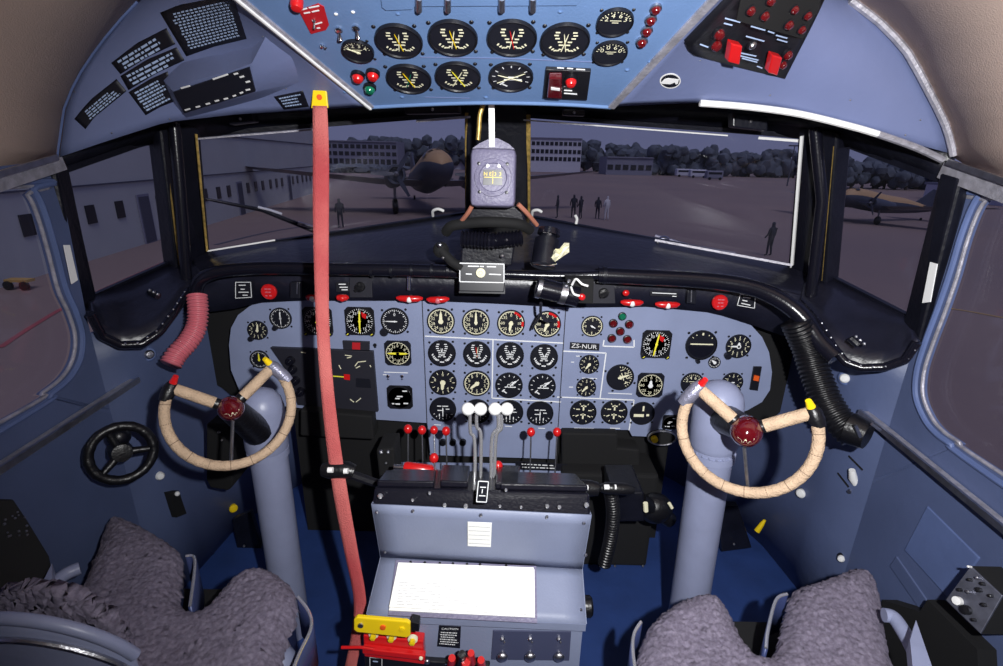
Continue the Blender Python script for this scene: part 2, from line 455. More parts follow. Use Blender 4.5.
# rounded posts standing in front of the corner frames
tp = MB().tube(pts([(174, 122, 1.25), (180, 190, 1.25), (187, 286, 1.25)]), .013, 12); struct(mk('trim_9', tp, M['tube'], sm=True))
tp = MB().tube(pts([(815, 128, 1.25), (822, 200, 1.25), (811, 296, 1.25)]), .013, 12); struct(mk('trim_10', tp, M['tube'], sm=True))
# blue pillars are part of the side walls; worn white patches on the frames
struct(mk('trim_11', MB().prism([PX(x, y, -XW + .024) for x, y in [(63, 245), (69, 245), (77, 280), (71, 284)]], (.002, 0, 0)), M['white']))
struct(mk('trim_12', MB().prism([PX(x, y, XW - .03) for x, y in [(931, 262), (938, 264), (931, 302), (923, 303)]], (-.002, 0, 0)), M['white']))
# aluminium rails above the side windows
def rail(name, P, w, h, mt='strip', up=(0, 0, 1)):
    mb = MB()
    for i in range(len(P) - 1): mb.bar(P[i], P[i + 1], w, h, up)
    return struct(mk(name, mb, M[mt]))
a, b = PX(57, 163, -.865), PX(0, 181, -.865); rail('trim_13', [a, b, a.lerp(b, 2.6)], .03, .024)
a, b = PX(57, 157, -.84), PX(0, 174, -.84); rail('trim_14', [a, b, a.lerp(b, 2.6)], .006, .010, 'silver')
a, b = PX(948, 170, .865), PX(1003, 190, .865); rail('trim_15', [a, b, a.lerp(b, 2.8)], .03, .030)
a, b = PX(948, 162, .84), PX(1003, 181, .84); rail('trim_16', [a, b, a.lerp(b, 2.8)], .006, .010, 'silver')
# ledge rails below the side windows
a, b = PX(134, 381, -.86), PX(0, 468, -.86); rail('trim_17', [a, b, a.lerp(b, 1.8)], .022, .010)
rail('trim_18', [a + V((.012, 0, .004)), b + V((.012, 0, .004)), a.lerp(b, 1.8) + V((.012, 0, .004))], .006, .012, 'silver')
a, b = PX(864, 413, .86), PX(1003, 526, .86); rail('trim_19', [a, b, a.lerp(b, 1.8)], .022, .010)
rail('trim_20', [a - V((.012, 0, -.004)), b - V((.012, 0, -.004)), a.lerp(b, 1.8) - V((.012, 0, -.004))], .006, .012, 'silver')
# glareshield deck between the windscreens and the panel
DK = sheet('trim_21', [(186, 262, 1.36), (207, 252, 1.44), (330, 235, 1.60), (467, 214, 1.73), (527, 217, 1.73), (660, 240, 1.6), (791, 267, 1.44), (820, 276, 1.36)],
      [(186, 290, 1.27), (215, 276, 1.27), (260, 270, 1.27), (460, 274, 1.27), (590, 277, 1.27), (700, 284, 1.27), (770, 292, 1.27), (825, 305, 1.26)], M['deck'], 40, mid=[(0, (0, 0, 0)), (.3, (0, 0, .012)), (.6, (0, 0, .012)), (.85, (0, 0, .006)), (1, (0, 0, 0))])
# black shelves under the quarter windows, with a rolled studded edge
def shelf(name, top, rim, mt):
    o = sheet(name, top, rim, M['deck'], 30, mid=[(0, (0, 0, 0)), (.35, (0, 0, .0)), (.75, (0, 0, .0)), (1, (0, 0, 0))])
    R = resample(pts(rim), 40); mk('rolled_rim', MB().tube(smooth(R, 2), .009, 10), M['tube'], o, sm=True)
    st = MB()
    for p in resample(R, 18)[1:-1]: st.sphere(p + V((0, -.008, .005)), .0028, 8)
    mk('stud', st, M['silver'], o, sm=True)
    return o
SL = shelf('trim_22', [(86, 300, 1.085), (92, 297, 1.1), (130, 280, 1.2), (170, 264, 1.31), (200, 262, 1.36)],
      [(90, 314, .99), (102, 336, 1.01), (121, 345, 1.03), (142, 344, 1.05), (160, 332, 1.08), (175, 312, 1.13), (188, 292, 1.20), (202, 282, 1.26)], 'deck')
SR = shelf('trim_23', [(915, 322, 1.07), (912, 318, 1.08), (870, 296, 1.2), (832, 279, 1.31), (805, 276, 1.36)],
      [(917, 342, .98), (905, 360, .99), (885, 367, 1.01), (862, 368, 1.03), (845, 362, 1.05), (832, 345, 1.08), (818, 322, 1.14), (800, 303, 1.24)], 'deck')
# ================================================================== MAIN INSTRUMENT PANEL
PP = Plane((0, 1.30, .8), (0, -1, 0))
def on(pl, poly): return [pl.hit(x, y)[0] for x, y in poly]
def slab(name, poly, pl, th, mt, parent=None, off=0., bev=0., sm=False):
    """flat plate traced on plane/surface pl, th thick, its face off+th proud of it"""
    P = [pl.hit(x, y) for x, y in poly]; n = P[len(P) // 2][1] if isinstance(pl, Surf) else P[0][1]
    if isinstance(pl, Surf): n = sum((q[1] for q in P), V()).normalized()
    return mk(name, MB().prism([q[0] + n * off for q in P], n * th), mt, parent, bev=bev, sm=sm)
outline = [(229, 345), (231, 328), (238, 315), (250, 306), (266, 299), (300, 296), (423, 297), (500, 300), (566, 304), (620, 304), (650, 302), (690, 303), (713, 308), (734, 315), (750, 324), (762, 337), (769, 352), (772, 372), (770, 390), (762, 402), (748, 410), (700, 428), (680, 438), (632, 436), (629, 430), (558, 429), (556, 459), (430, 455), (427, 423), (368, 419), (368, 414), (300, 408), (262, 404), (240, 392), (231, 370)]
pan = empty('instrument_panel', PP.hit(500, 450)[0] + V((0, .02, 0)))
tag(pan, 'wide grey-blue instrument panel with rounded ends carrying all the flight and engine gauges', 'instrument panel')
slab('panel_face', outline, PP, -.012, M['panel'], pan, 0)
def lines(name, segs, pl, w, mt, parent, off=.0006, th=.0008):
    mb = MB()
    for (x0, y0), (x1, y1) in segs:
        a, n = pl.hit(x0, y0); b, _ = pl.hit(x1, y1); mb.bar(a + n * off, b + n * off, w, th, up=n)
    return mk(name, mb, mt, parent)
lines('painted_line', [((425, 336), (563, 343)), ((493, 340), (492, 398)), ((492, 398), (561, 402)), ((563, 351), (606, 353)), ((606, 353), (600, 398)), ((560, 397), (634, 400)), ((634, 400), (629, 430)), ((604, 340), (603, 346)), ((603, 346), (634, 347)), ((634, 347), (634, 340)), ((557, 397), (562, 397))], PP, .0032, M['mark'], pan)
lines('panel_seam', [((422, 297), (427, 423)), ((427, 423), (430, 453))], PP, .0024, M['dark'], pan)
lines('panel_seam', [((566, 304), (560, 397)), ((560, 397), (556, 459))], PP, .0024, M['dark'], pan)
# lower blue sub panel with a gap above it
LP = Plane((0, 1.27, .7), (0, -1, 0))
slab('lower_panel', [(396, 462), (575, 464), (575, 474), (566, 486), (396, 480)], LP, .006, M['panel'], pan)

GAU = []
def ngon(mb, pts2, z): k = len(mb.v); mb.v += [V((x, y, z)) for x, y in pts2]; mb.f.append(list(range(k, k + len(pts2))))
def dash(mb, x, y, L, w, ang, z):
    c, s = math.cos(ang), math.sin(ang)
    ngon(mb, [(x + a * c - b * s, y + a * s + b * c) for a, b in ((-L / 2, -w / 2), (L / 2, -w / 2), (L / 2, w / 2), (-L / 2, w / 2))], z)
def arc(mb, r0, r1, a0, a1, z, n=16):
    for i in range(n):
        p, q = math.radians(a0 + (a1 - a0) * i / n), math.radians(a0 + (a1 - a0) * (i + 1) / n)
        ngon(mb, [(r0 * math.cos(p), r0 * math.sin(p)), (r1 * math.cos(p), r1 * math.sin(p)), (r1 * math.cos(q), r1 * math.sin(q)), (r0 * math.cos(q), r0 * math.sin(q))], z)
def putt(mb, s, x, y, h, z): mb.merge(text(s, h), Matrix.Translation((x, y, z)))
def needle(ang, L, w, mt, root, r, z, tail=.25, nm='needle'):
    a = math.radians(90 - ang); mb = MB(); c, s = math.cos(a), math.sin(a)
    P = [(-tail * r, -w * .4), (-tail * r, w * .4), (0, w * .6), (L * r * .75, w * .45), (L * r, 0), (L * r * .75, -w * .45), (0, -w * .6)]
    mb.prism([V((x * c - y * s, x * s + y * c, z)) for x, y in P], (0, 0, .0008))
    mb.lathe([(w * .9, z), (w * .9, z + .0015), (0, z + .0015)], None, 12)
    return mk(nm, mb, mt, root, local=True)

def gauge(style, px, py, rp, label, pl=PP, needles=(), name=None, square=False, group=None, knob=None, ry=None, rot=0, digits=None, screws=True, facemat='face', cat='gauge'):
    p, n = pl.hit(px, py); r = rp * mpp(p)
    root = empty(name or ('square_gauge' if square else 'round_gauge'), M=facing(p, n) @ Matrix.Rotation(math.radians(rot), 4, 'Z'))
    tag(root, label, cat, group)
    b = MB(); zf = .0035
    if square:
        s = r * .98; c = r * .22; hs = s * (ry or 1)
        o = [(-s + c, -hs), (s - c, -hs), (s, -hs + c), (s, hs - c), (s - c, hs), (-s + c, hs), (-s, hs - c), (-s, -hs + c)]
        b.prism([V((x, y, 0)) for x, y in o], (0, 0, .003))
        b.lathe([(r * .99, .003), (r * .97, .0055), (r * .90, .006), (r * .87, .0035)] if not ry else [(r * .2, .003), (r * .2, .0032)], None, 32)
    else:
        b.lathe([(r, 0), (r, .004), (r * .98, .006), (r * .94, .006), (r * .91, .003), (r * .5, .003)], None, 36)
        if screws:
            for q in (45, 135, 225, 315):
                a = math.radians(q + 3); b.sphere((r * 1.18 * math.cos(a), r * 1.18 * math.sin(a), .001), r * .075 + .0008, 8, (1, 1, .5))
    mk('bezel', b, M['face'] if style == 'ringc' else M['black'], root, local=True, sm=True)
    mk('dial_face', MB().lathe([(r * .91, .0031), (r * .91, zf), (0, zf)], None, 32), M[facemat], root, local=True)
    m = MB(); z = zf + .0003; R = r * .89; w = max(r * .045, .0011)
    mm = 'cream'
    if style in ('ring', 'ringc', 'fine'):
        nt_ = {'ring': 12, 'ringc': 24, 'fine': 36}[style]
        for i in range(nt_):
            a = 2 * PI * i / nt_; L = R * (.2 if i % (nt_ // 12) == 0 else .1)
            dash(m, (R * .97 - L / 2) * math.cos(a), (R * .97 - L / 2) * math.sin(a), L, w, a, z)
        if style == 'ringc': arc(m, R * .93, R * 1.0, 0, 360, z, 40)
        D = digits or ['3', '6', '9', '12', '15', '18', '21', '24', '27', '30', '33', '0'][::1]
        if style != 'fine':
            for i, d in enumerate(D):
                a = math.radians(90 - 360 * (i + (0 if digits else 1)) / len(D)); putt(m, d, R * .66 * math.cos(a), R * .66 * math.sin(a), R * .24, z)
        else: putt(m, '0', 0, R * .55, R * .25, z); mm = 'mark'
    elif style == 'twin':
        for sg in (-1, 1):
            for y, x in ((.78, .30), (.60, .36), (.42, .34), (.24, .26), (.06, .18), (-.12, .14), (-.28, .2)):
                dash(m, sg * x * R, y * R, R * .22, R * .075, 0, z)
            for i in range(6):
                t = i / 5; dash(m, sg * (.74 - .42 * t) * R, (-.12 - .52 * t * (2 - t) * .9) * R, R * .17, R * .09, math.radians(90 + sg * (35 + 30 * t)), z)
        dash(m, 0, -.74 * R, R * .34, R * .1, 0, z)
        mm = 'mark'
    elif style == 'otwin':                      # overhead twin scales
        for sg in (-1, 1):
            for y, x in ((.60, .38), (.42, .42), (.22, .36), (.0, .22), (-.2, .16)):
                dash(m, sg * x * R, y * R, R * .20, R * .09, 0, z)
            for i in range(5):
                t = i / 4; dash(m, sg * (.62 - .46 * t) * R, (-.36 - .22 * math.sin(t * PI * .8)) * R, R * .15, R * .08, sg * math.radians(-60 + 70 * t), z)
        mm = 'cream'
    elif style == 'arc':
        for i, d in enumerate(digits or '1234'):
            a = math.radians(150 - 120 * i / 3); putt(m, d, R * .66 * math.cos(a), R * .62 * math.sin(a), R * .36, z)
        for i in range(13):
            a = math.radians(165 - 150 * i / 12); dash(m, R * .9 * math.cos(a), R * .9 * math.sin(a), R * .12, w, a, z)
        for k in range(2): dash(m, 0, (.2 - k * .17) * R, R * (.7 - .3 * k), R * .06, 0, z)
    elif style == 'dual':
        for i in range(9):
            a = math.radians(-20 + 220 * i / 8); dash(m, R * .86 * math.cos(a), R * .86 * math.sin(a), R * .16, w, a, z)
        for k, L in ((.12, .5), (-.08, .9)): dash(m, .1 * R, k * R - .06 * R, R * L, R * .09, 0, z)
        dash(m, -.45 * R, -.45 * R, R * .3, R * .1, .8, z); dash(m, -.3 * R, -.6 * R, R * .3, R * .1, -.6, z); mm = 'mark'
    elif style == 'low':
        for x in (-.3, 0, .3): dash(m, x * R, -.52 * R, R * .26, R * .07, PI / 2, z)
        for i in range(7):
            a = math.radians(210 + 20 * i); dash(m, R * .85 * math.cos(a), R * .85 * math.sin(a), R * .12, w, a, z)
        for y, x, L in ((.32, -.3, .34), (.32, .2, .5), (.05, .4, .3), (-.08, -.2, .5)): dash(m, x * R, y * R, R * L, R * .08, 0, z)
        mm = 'mark'
    elif style == 'tees':
        for i in range(8):
            a = math.radians(45 * i + 20); dash(m, R * .85 * math.cos(a), R * .85 * math.sin(a), R * .15, w, a, z)
        for y in (.45, -.35):
            dash(m, 0, y * R, R * .5, R * .13, PI / 2, z); dash(m, 0, (y + .14) * R, R * .45, R * .11, 0, z)
        dash(m, .55 * R, .2 * R, R * .3, R * .09, 0, z); dash(m, -.45 * R, .3 * R, R * .3, R * .09, 0, z); dash(m, -.5 * R, -.3 * R, R * .28, R * .09, .5, z); dash(m, .5 * R, -.35 * R, R * .28, R * .09, -.5, z)
    elif style == 'rmi':
        for i in range(36):
            a = 2 * PI * i / 36; L = R * (.2 if i % 3 == 0 else .11); dash(m, (R - L / 2) * math.cos(a), (R - L / 2) * math.sin(a), L, w * .9, a, z)
        for i, d in enumerate(['N', '3', '6', 'E', '12', '15', 'S', '21', '24', 'W', '30', '33']):
            a = math.radians(90 - 30 * i - rot); putt(m, d, R * .68 * math.cos(a), R * .68 * math.sin(a), R * .22, z)
        mm = 'mark'
        rf = MB(); ngon(rf, [(.16 * R, .75 * R), (.55 * R, .55 * R), (.45 * R, .2 * R), (.2 * R, .35 * R)], z + .0002)
        mk('red_flag', rf, M['red'], root, local=True)
        for q, c in ((-1, 'ymark'), (1, 'ymark')):
            kn = MB().lathe([(r * .16, 0), (r * .16, .008), (r * .12, .010), (0, .010)], Matrix.Translation((q * r * .8, -r * .84, .002)), 12)
            mk('set_knob', kn, M['black'], root, local=True, sm=True)
            t = MB(); dash(t, q * r * .8, -r * .84, r * .16, r * .05, .7, .0127); mk('knob_mark', t, M[c], root.children[-1], local=True)
    elif style == 'att':
        dash(m, 0, .1 * R, R * 1.6, R * .09, 0, z + .001); dash(m, 0, .85 * R, R * .18, R * .12, PI / 2, z)
        for a in (60, 120, 40, 140): dash(m, R * .88 * math.cos(math.radians(a)), R * .88 * math.sin(math.radians(a)), R * .09, w, math.radians(a), z)
        lo = MB(); P = [(-.9 * R, -.06 * R)] + [(R * .93 * math.cos(math.radians(a)), R * .93 * math.sin(math.radians(a))) for a in range(186, 355, 8)] + [(.9 * R, -.06 * R)]
        ngon(lo, P, z); mk('horizon_ball', lo, M['tube'], root, local=True)
    elif style == 'box':                        # dark square instrument with short white legends
        for x, y, L in ((.45, .62, .4), (.5, -.55, .4), (-.2, -.62, .4), (-.6, -.6, .2), (0, .1, .5), (-.2, -.1, .4)): dash(m, x * R, y * R, R * L, R * .12, 0, z)
        mm = 'mark'
    elif style == 'slip':
        dash(m, -.3 * R, -.2 * R, R * .9, R * .28, 0, z); dash(m, .5 * R, -.15 * R, R * .25, R * .22, 0, z); dash(m, .05 * R, .5 * R, R * .5, R * .16, PI / 2, z); mm = 'cream'
    mk('dial_marking', m, M[mm], root, local=True)
    for nd in needles:
        ang, L, w_, c = nd[:4]; needle(ang, L, w_ * r, M[c], root, R, z + .0008, nd[4] if len(nd) > 4 else .2)
    if knob:
        kx, ky, kr = knob
        kb = MB().lathe([(kr * r, 0), (kr * r, .010), (kr * r * .85, .013), (0, .013)], Matrix.Translation((kx * r, ky * r, 0)), 14)
        mk('set_knob', kb, M['face'], root, local=True, sm=True)
    GAU.append(root); return root
def redarc(g, rp, spans):
    s = None
    for ch in g.children:
        if ch.name.startswith('dial_face'): s = max(v.co.x for v in ch.data.vertices)
    m = MB()
    for a0, a1 in spans: arc(m, s * .82, s * 1.0, a0, a1, .0046, 8)
    mk('red_arc', m, M['red'], g, local=True)

# ---- left third of the panel
gauge('ring', 258, 330, 10, 'small gauge with clipped corner at the far left end of the main panel', needles=[(10, .8, .16, 'cream')], digits=list('0123456789'), knob=(-.7, -.85, .28))
gauge('fine', 281, 318, 11, 'black dial beside the far left gauge, just under the red round knob', needles=[(0, .7, .1, 'mark'), (180, .7, .06, 'mark')], knob=(-.55, -.9, .24))
gauge('rmi', 318, 321, 15, 'square black compass gauge half hidden behind the red strap', square=True, needles=[(60, .8, .08, 'ymark')])
gauge('rmi', 360, 321, 15, 'square compass gauge with upright yellow pointer, right of the red strap', square=True, needles=[(2, .9, .10, 'ymark', .9)])
gauge('fine', 395, 321, 14, 'round black altimeter with white pointer pointing left, above the yellow-barred gauge', needles=[(-90, .8, .07, 'mark')], knob=(-.78, -.8, .3), name='altimeter')
gauge('ringc', 398, 353, 13.5, 'square gauge with two horizontal yellow bars and a red mark', square=True, needles=[(90, .88, .14, 'ymark', -.1), (-90, .88, .14, 'ymark', -.1)])
gauge('box', 400, 397, 13, 'dark square instrument with pale legends below the two toggle switches', square=True, screws=False)
gauge('fine', 260, 359, 9.5, 'small dark gauge with yellow pointer above the left control wheel spoke', needles=[(0, .8, .14, 'ymark')])
# ---- centre block, four rows
R1 = 14.0
g = [gauge('ringc', 441, 321, R1, 'cream-ringed gauge, first on the left in the top row of the centre block', needles=[(0, .8, .2, 'cream')], digits=['0', '4', '8', '12', '16', '20', '24', '28', '32', '36']),
     gauge('ringc', 476, 322, R1, 'cream-ringed gauge, second in the top row of the centre block', needles=[(0, .8, .14, 'cream')], digits=['0', '4', '8', '12', '16', '20', '24', '28', '32', '36']),
     gauge('ringc', 511, 323, R1, 'gauge with red arc and low pointer, third in the top centre row', needles=[(190, .7, .18, 'cream')], digits=['0', '5', '10', '15', '20', '25', '30', '35']),
     gauge('ringc', 547, 324, R1, 'gauge with red arc under the grey bracket tip, last in top centre row', needles=[(200, .7, .18, 'cream')], digits=['0', '5', '10', '15', '20', '25', '30', '35'])]
redarc(g[2], R1, [(35, 75), (-15, 10)]); redarc(g[3], R1, [(40, 85), (-15, 20)])
for i, (x, y, l) in enumerate([(442, 353, 'first'), (477, 354, 'second'), (510, 355, 'third'), (544, 357, 'last')]):
    gauge('twin', x, y, 14, 'black gauge with white crossed twin scales, %s in the second centre row' % l, needles=[(8 + 6 * i, .5, .05, 'mark'), (-8 - 5 * i, .5, .05, 'mark')] if i != 1 else [(8, .7, .05, 'cream'), (-8, .7, .05, 'red')], name='twin_scale_gauge')
gauge('ring', 443, 382, 13.8, 'gauge with thick cream pointer pointing down, first in the third centre row', needles=[(185, .7, .22, 'cream')], digits=['0', '2', '4', '6', '8'])
gauge('ringc', 477, 383, 13.8, 'cream-ringed gauge, second in the third centre row', needles=[(230, .75, .18, 'cream')], digits=['0', '1', '2', '3', '4', '5', '6', '7', '8', '9'])
gauge('dual', 509, 385, 13.8, 'gauge with slanted white pointers, third in the third centre row', needles=[(55, .8, .15, 'mark'), (40, .5, .1, 'mark')])
gauge('dual', 542, 386, 13.8, 'gauge with slanted white pointers, last in the third centre row', needles=[(55, .8, .15, 'mark'), (40, .5, .1, 'mark')])
gauge('low', 443, 409, 13.4, 'black gauge left of the white throttle knobs in the bottom centre row', needles=[(180, .7, .06, 'mark')])
gauge('low', 477, 411, 13.4, 'black gauge hidden behind the left pair of white throttle knobs', needles=[(180, .7, .06, 'mark')])
gauge('low', 510, 412, 13.4, 'black gauge half covered by the right pair of white throttle knobs', needles=[(180, .7, .06, 'mark')])
gauge('low', 540, 413, 13.4, 'black gauge at the right end of the bottom centre row', needles=[(180, .7, .06, 'mark')])
# ---- right third
gauge('ringc', 592, 326, 11, 'small dark gauge with white arc above the registration plate', digits=['2', '4', '6', '8'], needles=[(120, .4, .1, 'mark')], facemat='face')
gauge('ring', 589, 364, 10, 'upper small gauge in the white-outlined box right of centre', needles=[(215, .7, .18, 'cream')], digits=['0', '1', '2', '3', '4', '5'])
gauge('ring', 586, 387, 10, 'lower small gauge in the white-outlined box right of centre', needles=[(220, .75, .16, 'cream')], digits=['0', '1', '2', '3', '4', '5'])
gauge('arc', 620, 377, 13.8, 'round black gauge left of the square-cased gauge, with figures round its right side', needles=[(0, .8, .14, 'cream')], rot=-70)
gauge('rmi', 656, 344, 15, 'square compass gauge with slanted yellow pointer beside the red and green lamps', square=True, needles=[(8, .9, .10, 'ymark', .9)])
gauge('att', 701, 345, 15.8, 'large horizon gauge with a white bar on the right of the panel', name='attitude_gauge', knob=(-.1, -1.05, .13))
gauge('fine', 714, 362, 6, 'tiny black dial tucked below the horizon gauge', needles=[(-50, .8, .3, 'mark')], screws=False)
gauge('ring', 738, 346, 12.5, 'clock-like gauge at the right end of the panel, right of the horizon gauge', needles=[(-90, .75, .12, 'mark'), (0, .4, .2, 'mark')], knob=(-.75, -.8, .28), digits=['0', '1', '2', '3', '4', '5', '6', '7', '8', '9'])
gauge('ringc', 650, 385, 13.5, 'octagonal-cased gauge crowded with figures, above the slip gauge', square=True, needles=[(0, .5, .2, 'mark')], digits=['0', '5', '10', '15', '20', '25', '30', '35'])
gauge('tees', 583, 412, 13.4, 'gauge with two upright pointers, left of its twin in the bottom right box')
gauge('tees', 614, 412, 13.4, 'gauge with two upright pointers, right-hand one in the bottom right box')
gauge('slip', 642, 413, 12.5, 'black gauge with a thick cream bar, left of the right control wheel')
gauge('arc', 692, 383, 11.5, 'black gauge with a row of figures behind the right wheel grip', digits='2468')
gauge('ring', 732, 382, 10.5, 'small gauge at the right end of the panel, left of the orange slider', needles=[(-100, .8, .1, 'mark')], digits=['0', '1', '2', '3', '4', '5'])
gauge('box', 670, 422, 8, 'tiny black square instrument below the slip gauge by the right wheel', square=True, screws=False)
# registration plate
rp = slab('registration_plate', [(570, 342), (599.5, 343.5), (599, 350.5), (569.5, 349)], PP, .002, M['plac'])
tag(rp, 'black registration plate lettered ZS-NUR under the small white-arc gauge', 'plate')
p, n = PP.hit(584, 346.2); T = text('ZS-NUR', 4.6 * mpp(p)); Mx = facing(p + n * .0026, n) @ Matrix.Rotation(math.radians(-2.5), 4, 'Z')
mk('plate_lettering', MB().merge(T, Mx @ Matrix.Diagonal((1.15, 1, 1, 1))), M['white'], rp)
# warning lamps
def lamp(px, py, rp_, mt, label, pl=PP, h=.7, ring=True, group=None, name='indicator_lamp'):
    p, n = pl.hit(px, py); r = rp_ * mpp(p); root = empty(name, M=facing(p, n)); tag(root, label, 'lamp', group)
    mk('lamp_socket', MB().lathe([(r * 1.05, 0), (r * 1.05, r * .5), (r * .9, r * .6), (r * .6, r * .6)], None, 18), M['silver' if ring == 's' else 'black'], root, local=True, sm=True)
    mk('lamp_lens', MB().lathe([(r * .86, r * .4), (r * .85, r * (.4 + h * .5)), (r * .6, r * (.4 + h * .9)), (0, r * (.4 + h))], None, 18), M[mt], root, local=True, sm=True)
    return root
lamp(622, 316, 4, 'green', 'dark green lamp at the top of the six-lamp cluster on the panel')
for x, y, l in [(613, 323, 'dark red lamp, left of the second row in the panel lamp cluster'), (629, 324, 'dark red lamp, right of the second row in the panel lamp cluster'), (620, 331, 'dark red lamp in the middle of the panel lamp cluster'), (611.5, 338, 'dark red lamp at lower left of the panel lamp cluster'), (627, 339, 'dark red lamp at lower right of the panel lamp cluster')]:
    lamp(x, y, 4.2, 'darkred', l)
# slider, indicators, toggles
s = slab('flap_slider', [(753, 366), (761, 366), (757, 390), (749, 389)], PP, .006, M['black'], bev=.001); tag(s, 'black slot with an orange slider at the far right of the panel', 'slider')
slab('slider_mark', [(753, 374), (758, 375), (757, 380), (752, 379)], PP, .009, M['orange'], s)
s = slab('annunciator_strip', [(343, 340), (370, 341), (370, 349.5), (344, 349)], PP, .006, M['dark'], bev=.001); tag(s, 'narrow dark annunciator strip with a red window above the black radio panel', 'indicator')
slab('red_window', [(353, 341.5), (361, 341.8), (361, 348.5), (353, 348.2)], PP, .0085, M['redlab'], s)
def toggle(px, py, L, label, pl=PP, d=(.2, -.8), mt='chrome', group=None, sc=1., base='chrome'):
    p, n = pl.hit(px, py); k = mpp(p); Mx = facing(p, n); root = empty('toggle_switch', M=Mx); tag(root, label, 'switch', group)
    mk('switch_nut', MB().lathe([(k * 1.9 * sc, 0), (k * 1.9 * sc, .003), (k * 1.2 * sc, .005), (0, .005)], None, 10), M[base], root, local=True)
    e = V((d[0], d[1], .8)).normalized() * k * L
    mk('bat_lever', MB().tube([V((0, 0, .003)), e * .5, e * .9, e], [k * .5 * sc, k * .7 * sc, k * 1.2 * sc, k * .8 * sc], 10), M[mt], root, local=True, sm=True)
    return root
toggle(388, 376, 4, 'left toggle switch under the yellow-barred square gauge')
toggle(402, 376, 4, 'right toggle switch under the yellow-barred square gauge')
toggle(375, 345, 3, 'tiny black toggle beside the red annunciator window', mt='black', base='black')
lines('legend_text', [((384, 372), (408, 372.8)), ((383, 374.5), (389, 375)), ((576, 356), (580, 356)), ((571, 362), (574, 362)), ((569, 387), (573, 387)), ((582, 378), (597, 378.5)), ((608, 393), (632, 394)), ((574, 428), (594, 428.5)), ((610, 428), (620, 428.3)), ((472, 425), (478, 425.4)), ((505, 426), (512, 426.4)), ((538, 428), (545, 428.4)), ((434, 424.5), (441, 425))], PP, .0022, M['mark'], pan)
# black radio panel and what is on it
rad = slab('radio_control_panel', [(272, 346), (374, 350), (379, 410), (299, 403), (290, 372)], PP, .012, M['dark'], bev=.001)
tag(rad, 'black radio control panel crossed by the red strap, left of centre', 'control panel')
RPn = Plane(PP.p + V((0, -.012, 0)), (0, -1, 0))
lines('radio_marking', [((345, 355), (352, 356)), ((347, 358), (351, 357)), ((355, 366), (358, 362)), ((358, 362), (366, 361)), ((356, 368), (360, 366)), ((370, 365), (371, 367)), ((350, 399), (354, 402)), ((356, 402), (361, 398)), ((301, 352), (306, 353)), ((339, 365), (341, 369))], RPn, .0022, M['cream'], rad)
lines('yellow_pointer', [((333, 376), (346, 377))], RPn, .003, M['ymark'], rad)
slab('red_pointer', [(344, 374), (350, 374.5), (350, 380), (344, 379)], RPn, .002, M['red'], rad)
slab('radio_display', [(356, 378), (370, 379), (371, 388), (356, 387)], RPn, .001, M['face'], rad)
for x, y in [(293, 369), (296, 380), (301, 391), (291, 360)]:
    p, n = RPn.hit(x, y); k = mpp(p); o = mk('radio_knob', MB().lathe([(4.5 * k, 0), (4.2 * k, .012), (3.6 * k, .016), (0, .017)], facing(p, n), 14), M['tube'], rad, sm=True)
    mk('pointer_line', MB().bar(p + n * .0175, p + n * .0175 + V((.002 + .004, 0, .006)), .0018, .001), M['silver'], o)
# ================================================================== OVERHEAD PANEL
t32 = math.radians(26)
OP = Plane(PY(490, 104, 1.065), (0, -math.sin(t32), -math.cos(t32)))
ovh = empty('overhead_panel', OP.hit(490, 104)[0]); tag(ovh, 'blue overhead panel above the windscreen with two rows of twin-scale gauges', 'overhead panel')
slab('centre_panel', [(371, 107), (400, 104), (490, 101.5), (580, 104), (611, 107), (640, 76), (712, 0), (740, -30), (205, -30), (242, 0), (300, 48)], OP, -.01, M['over'], ovh)
def coons(c0, c1, d0, d1, n=22, bulge=None):
    c0, c1, d0, d1 = [resample(c, n) for c in (c0, c1, d0, d1)]; rows = []
    for j in range(n):
        t = j / (n - 1); r = []
        for i in range(n):
            s = i / (n - 1)
            p = c0[j] * (1 - s) + c1[j] * s + d0[i] * (1 - t) + d1[i] * t - (c0[0] * (1 - s) * (1 - t) + c1[0] * s * (1 - t) + c0[-1] * (1 - s) * t + c1[-1] * s * t)
            r.append(p)
        rows.append(r)
    return MB().grid(rows)
i1 = OP.hit(205, -30)[0]; o1 = top[0]
c0 = [i1, OP.hit(242, 0)[0], OP.hit(300, 48)[0], OP.hit(371, 106)[0]]
c1 = [o1] + aL[::-1]
bl = [OP.hit(371, 106)[0]] + pts([(305, 110, 1.08), (237, 114, 1.085), (166, 122, 1.08), (110, 140, 1.065)]) + [aL[0]]
SLo = mk('side_panel', coons(c0, c1, [i1, o1], bl), M['ovside'], None, sm=True, origin=(0, 0, 0))
i2 = OP.hit(742, -32)[0]; o2 = top[-1]
c0r = [i2, OP.hit(712, 0)[0], OP.hit(640, 76)[0], OP.hit(611, 106)[0]]
c1r = [o2] + aR[::-1]
br = [OP.hit(611, 106)[0]] + pts([(655, 104, 1.07), (704, 102, 1.075), (780, 109, 1.08), (875, 133, 1.07)]) + [aR[0]]
SRo = mk('side_panel', coons(c0r, c1r, [i2, o2], br), M['ovside'], None, sm=True, origin=(0, 0, 0))
SUL, SUR = Surf(SLo), Surf(SRo)
for o in (SLo, SRo):
    for v in o.data.vertices: v.co -= ovh.location
    o.parent = ovh; m = o.modifiers.new('s', 'SOLIDIFY'); m.thickness = .002; m.offset = 0
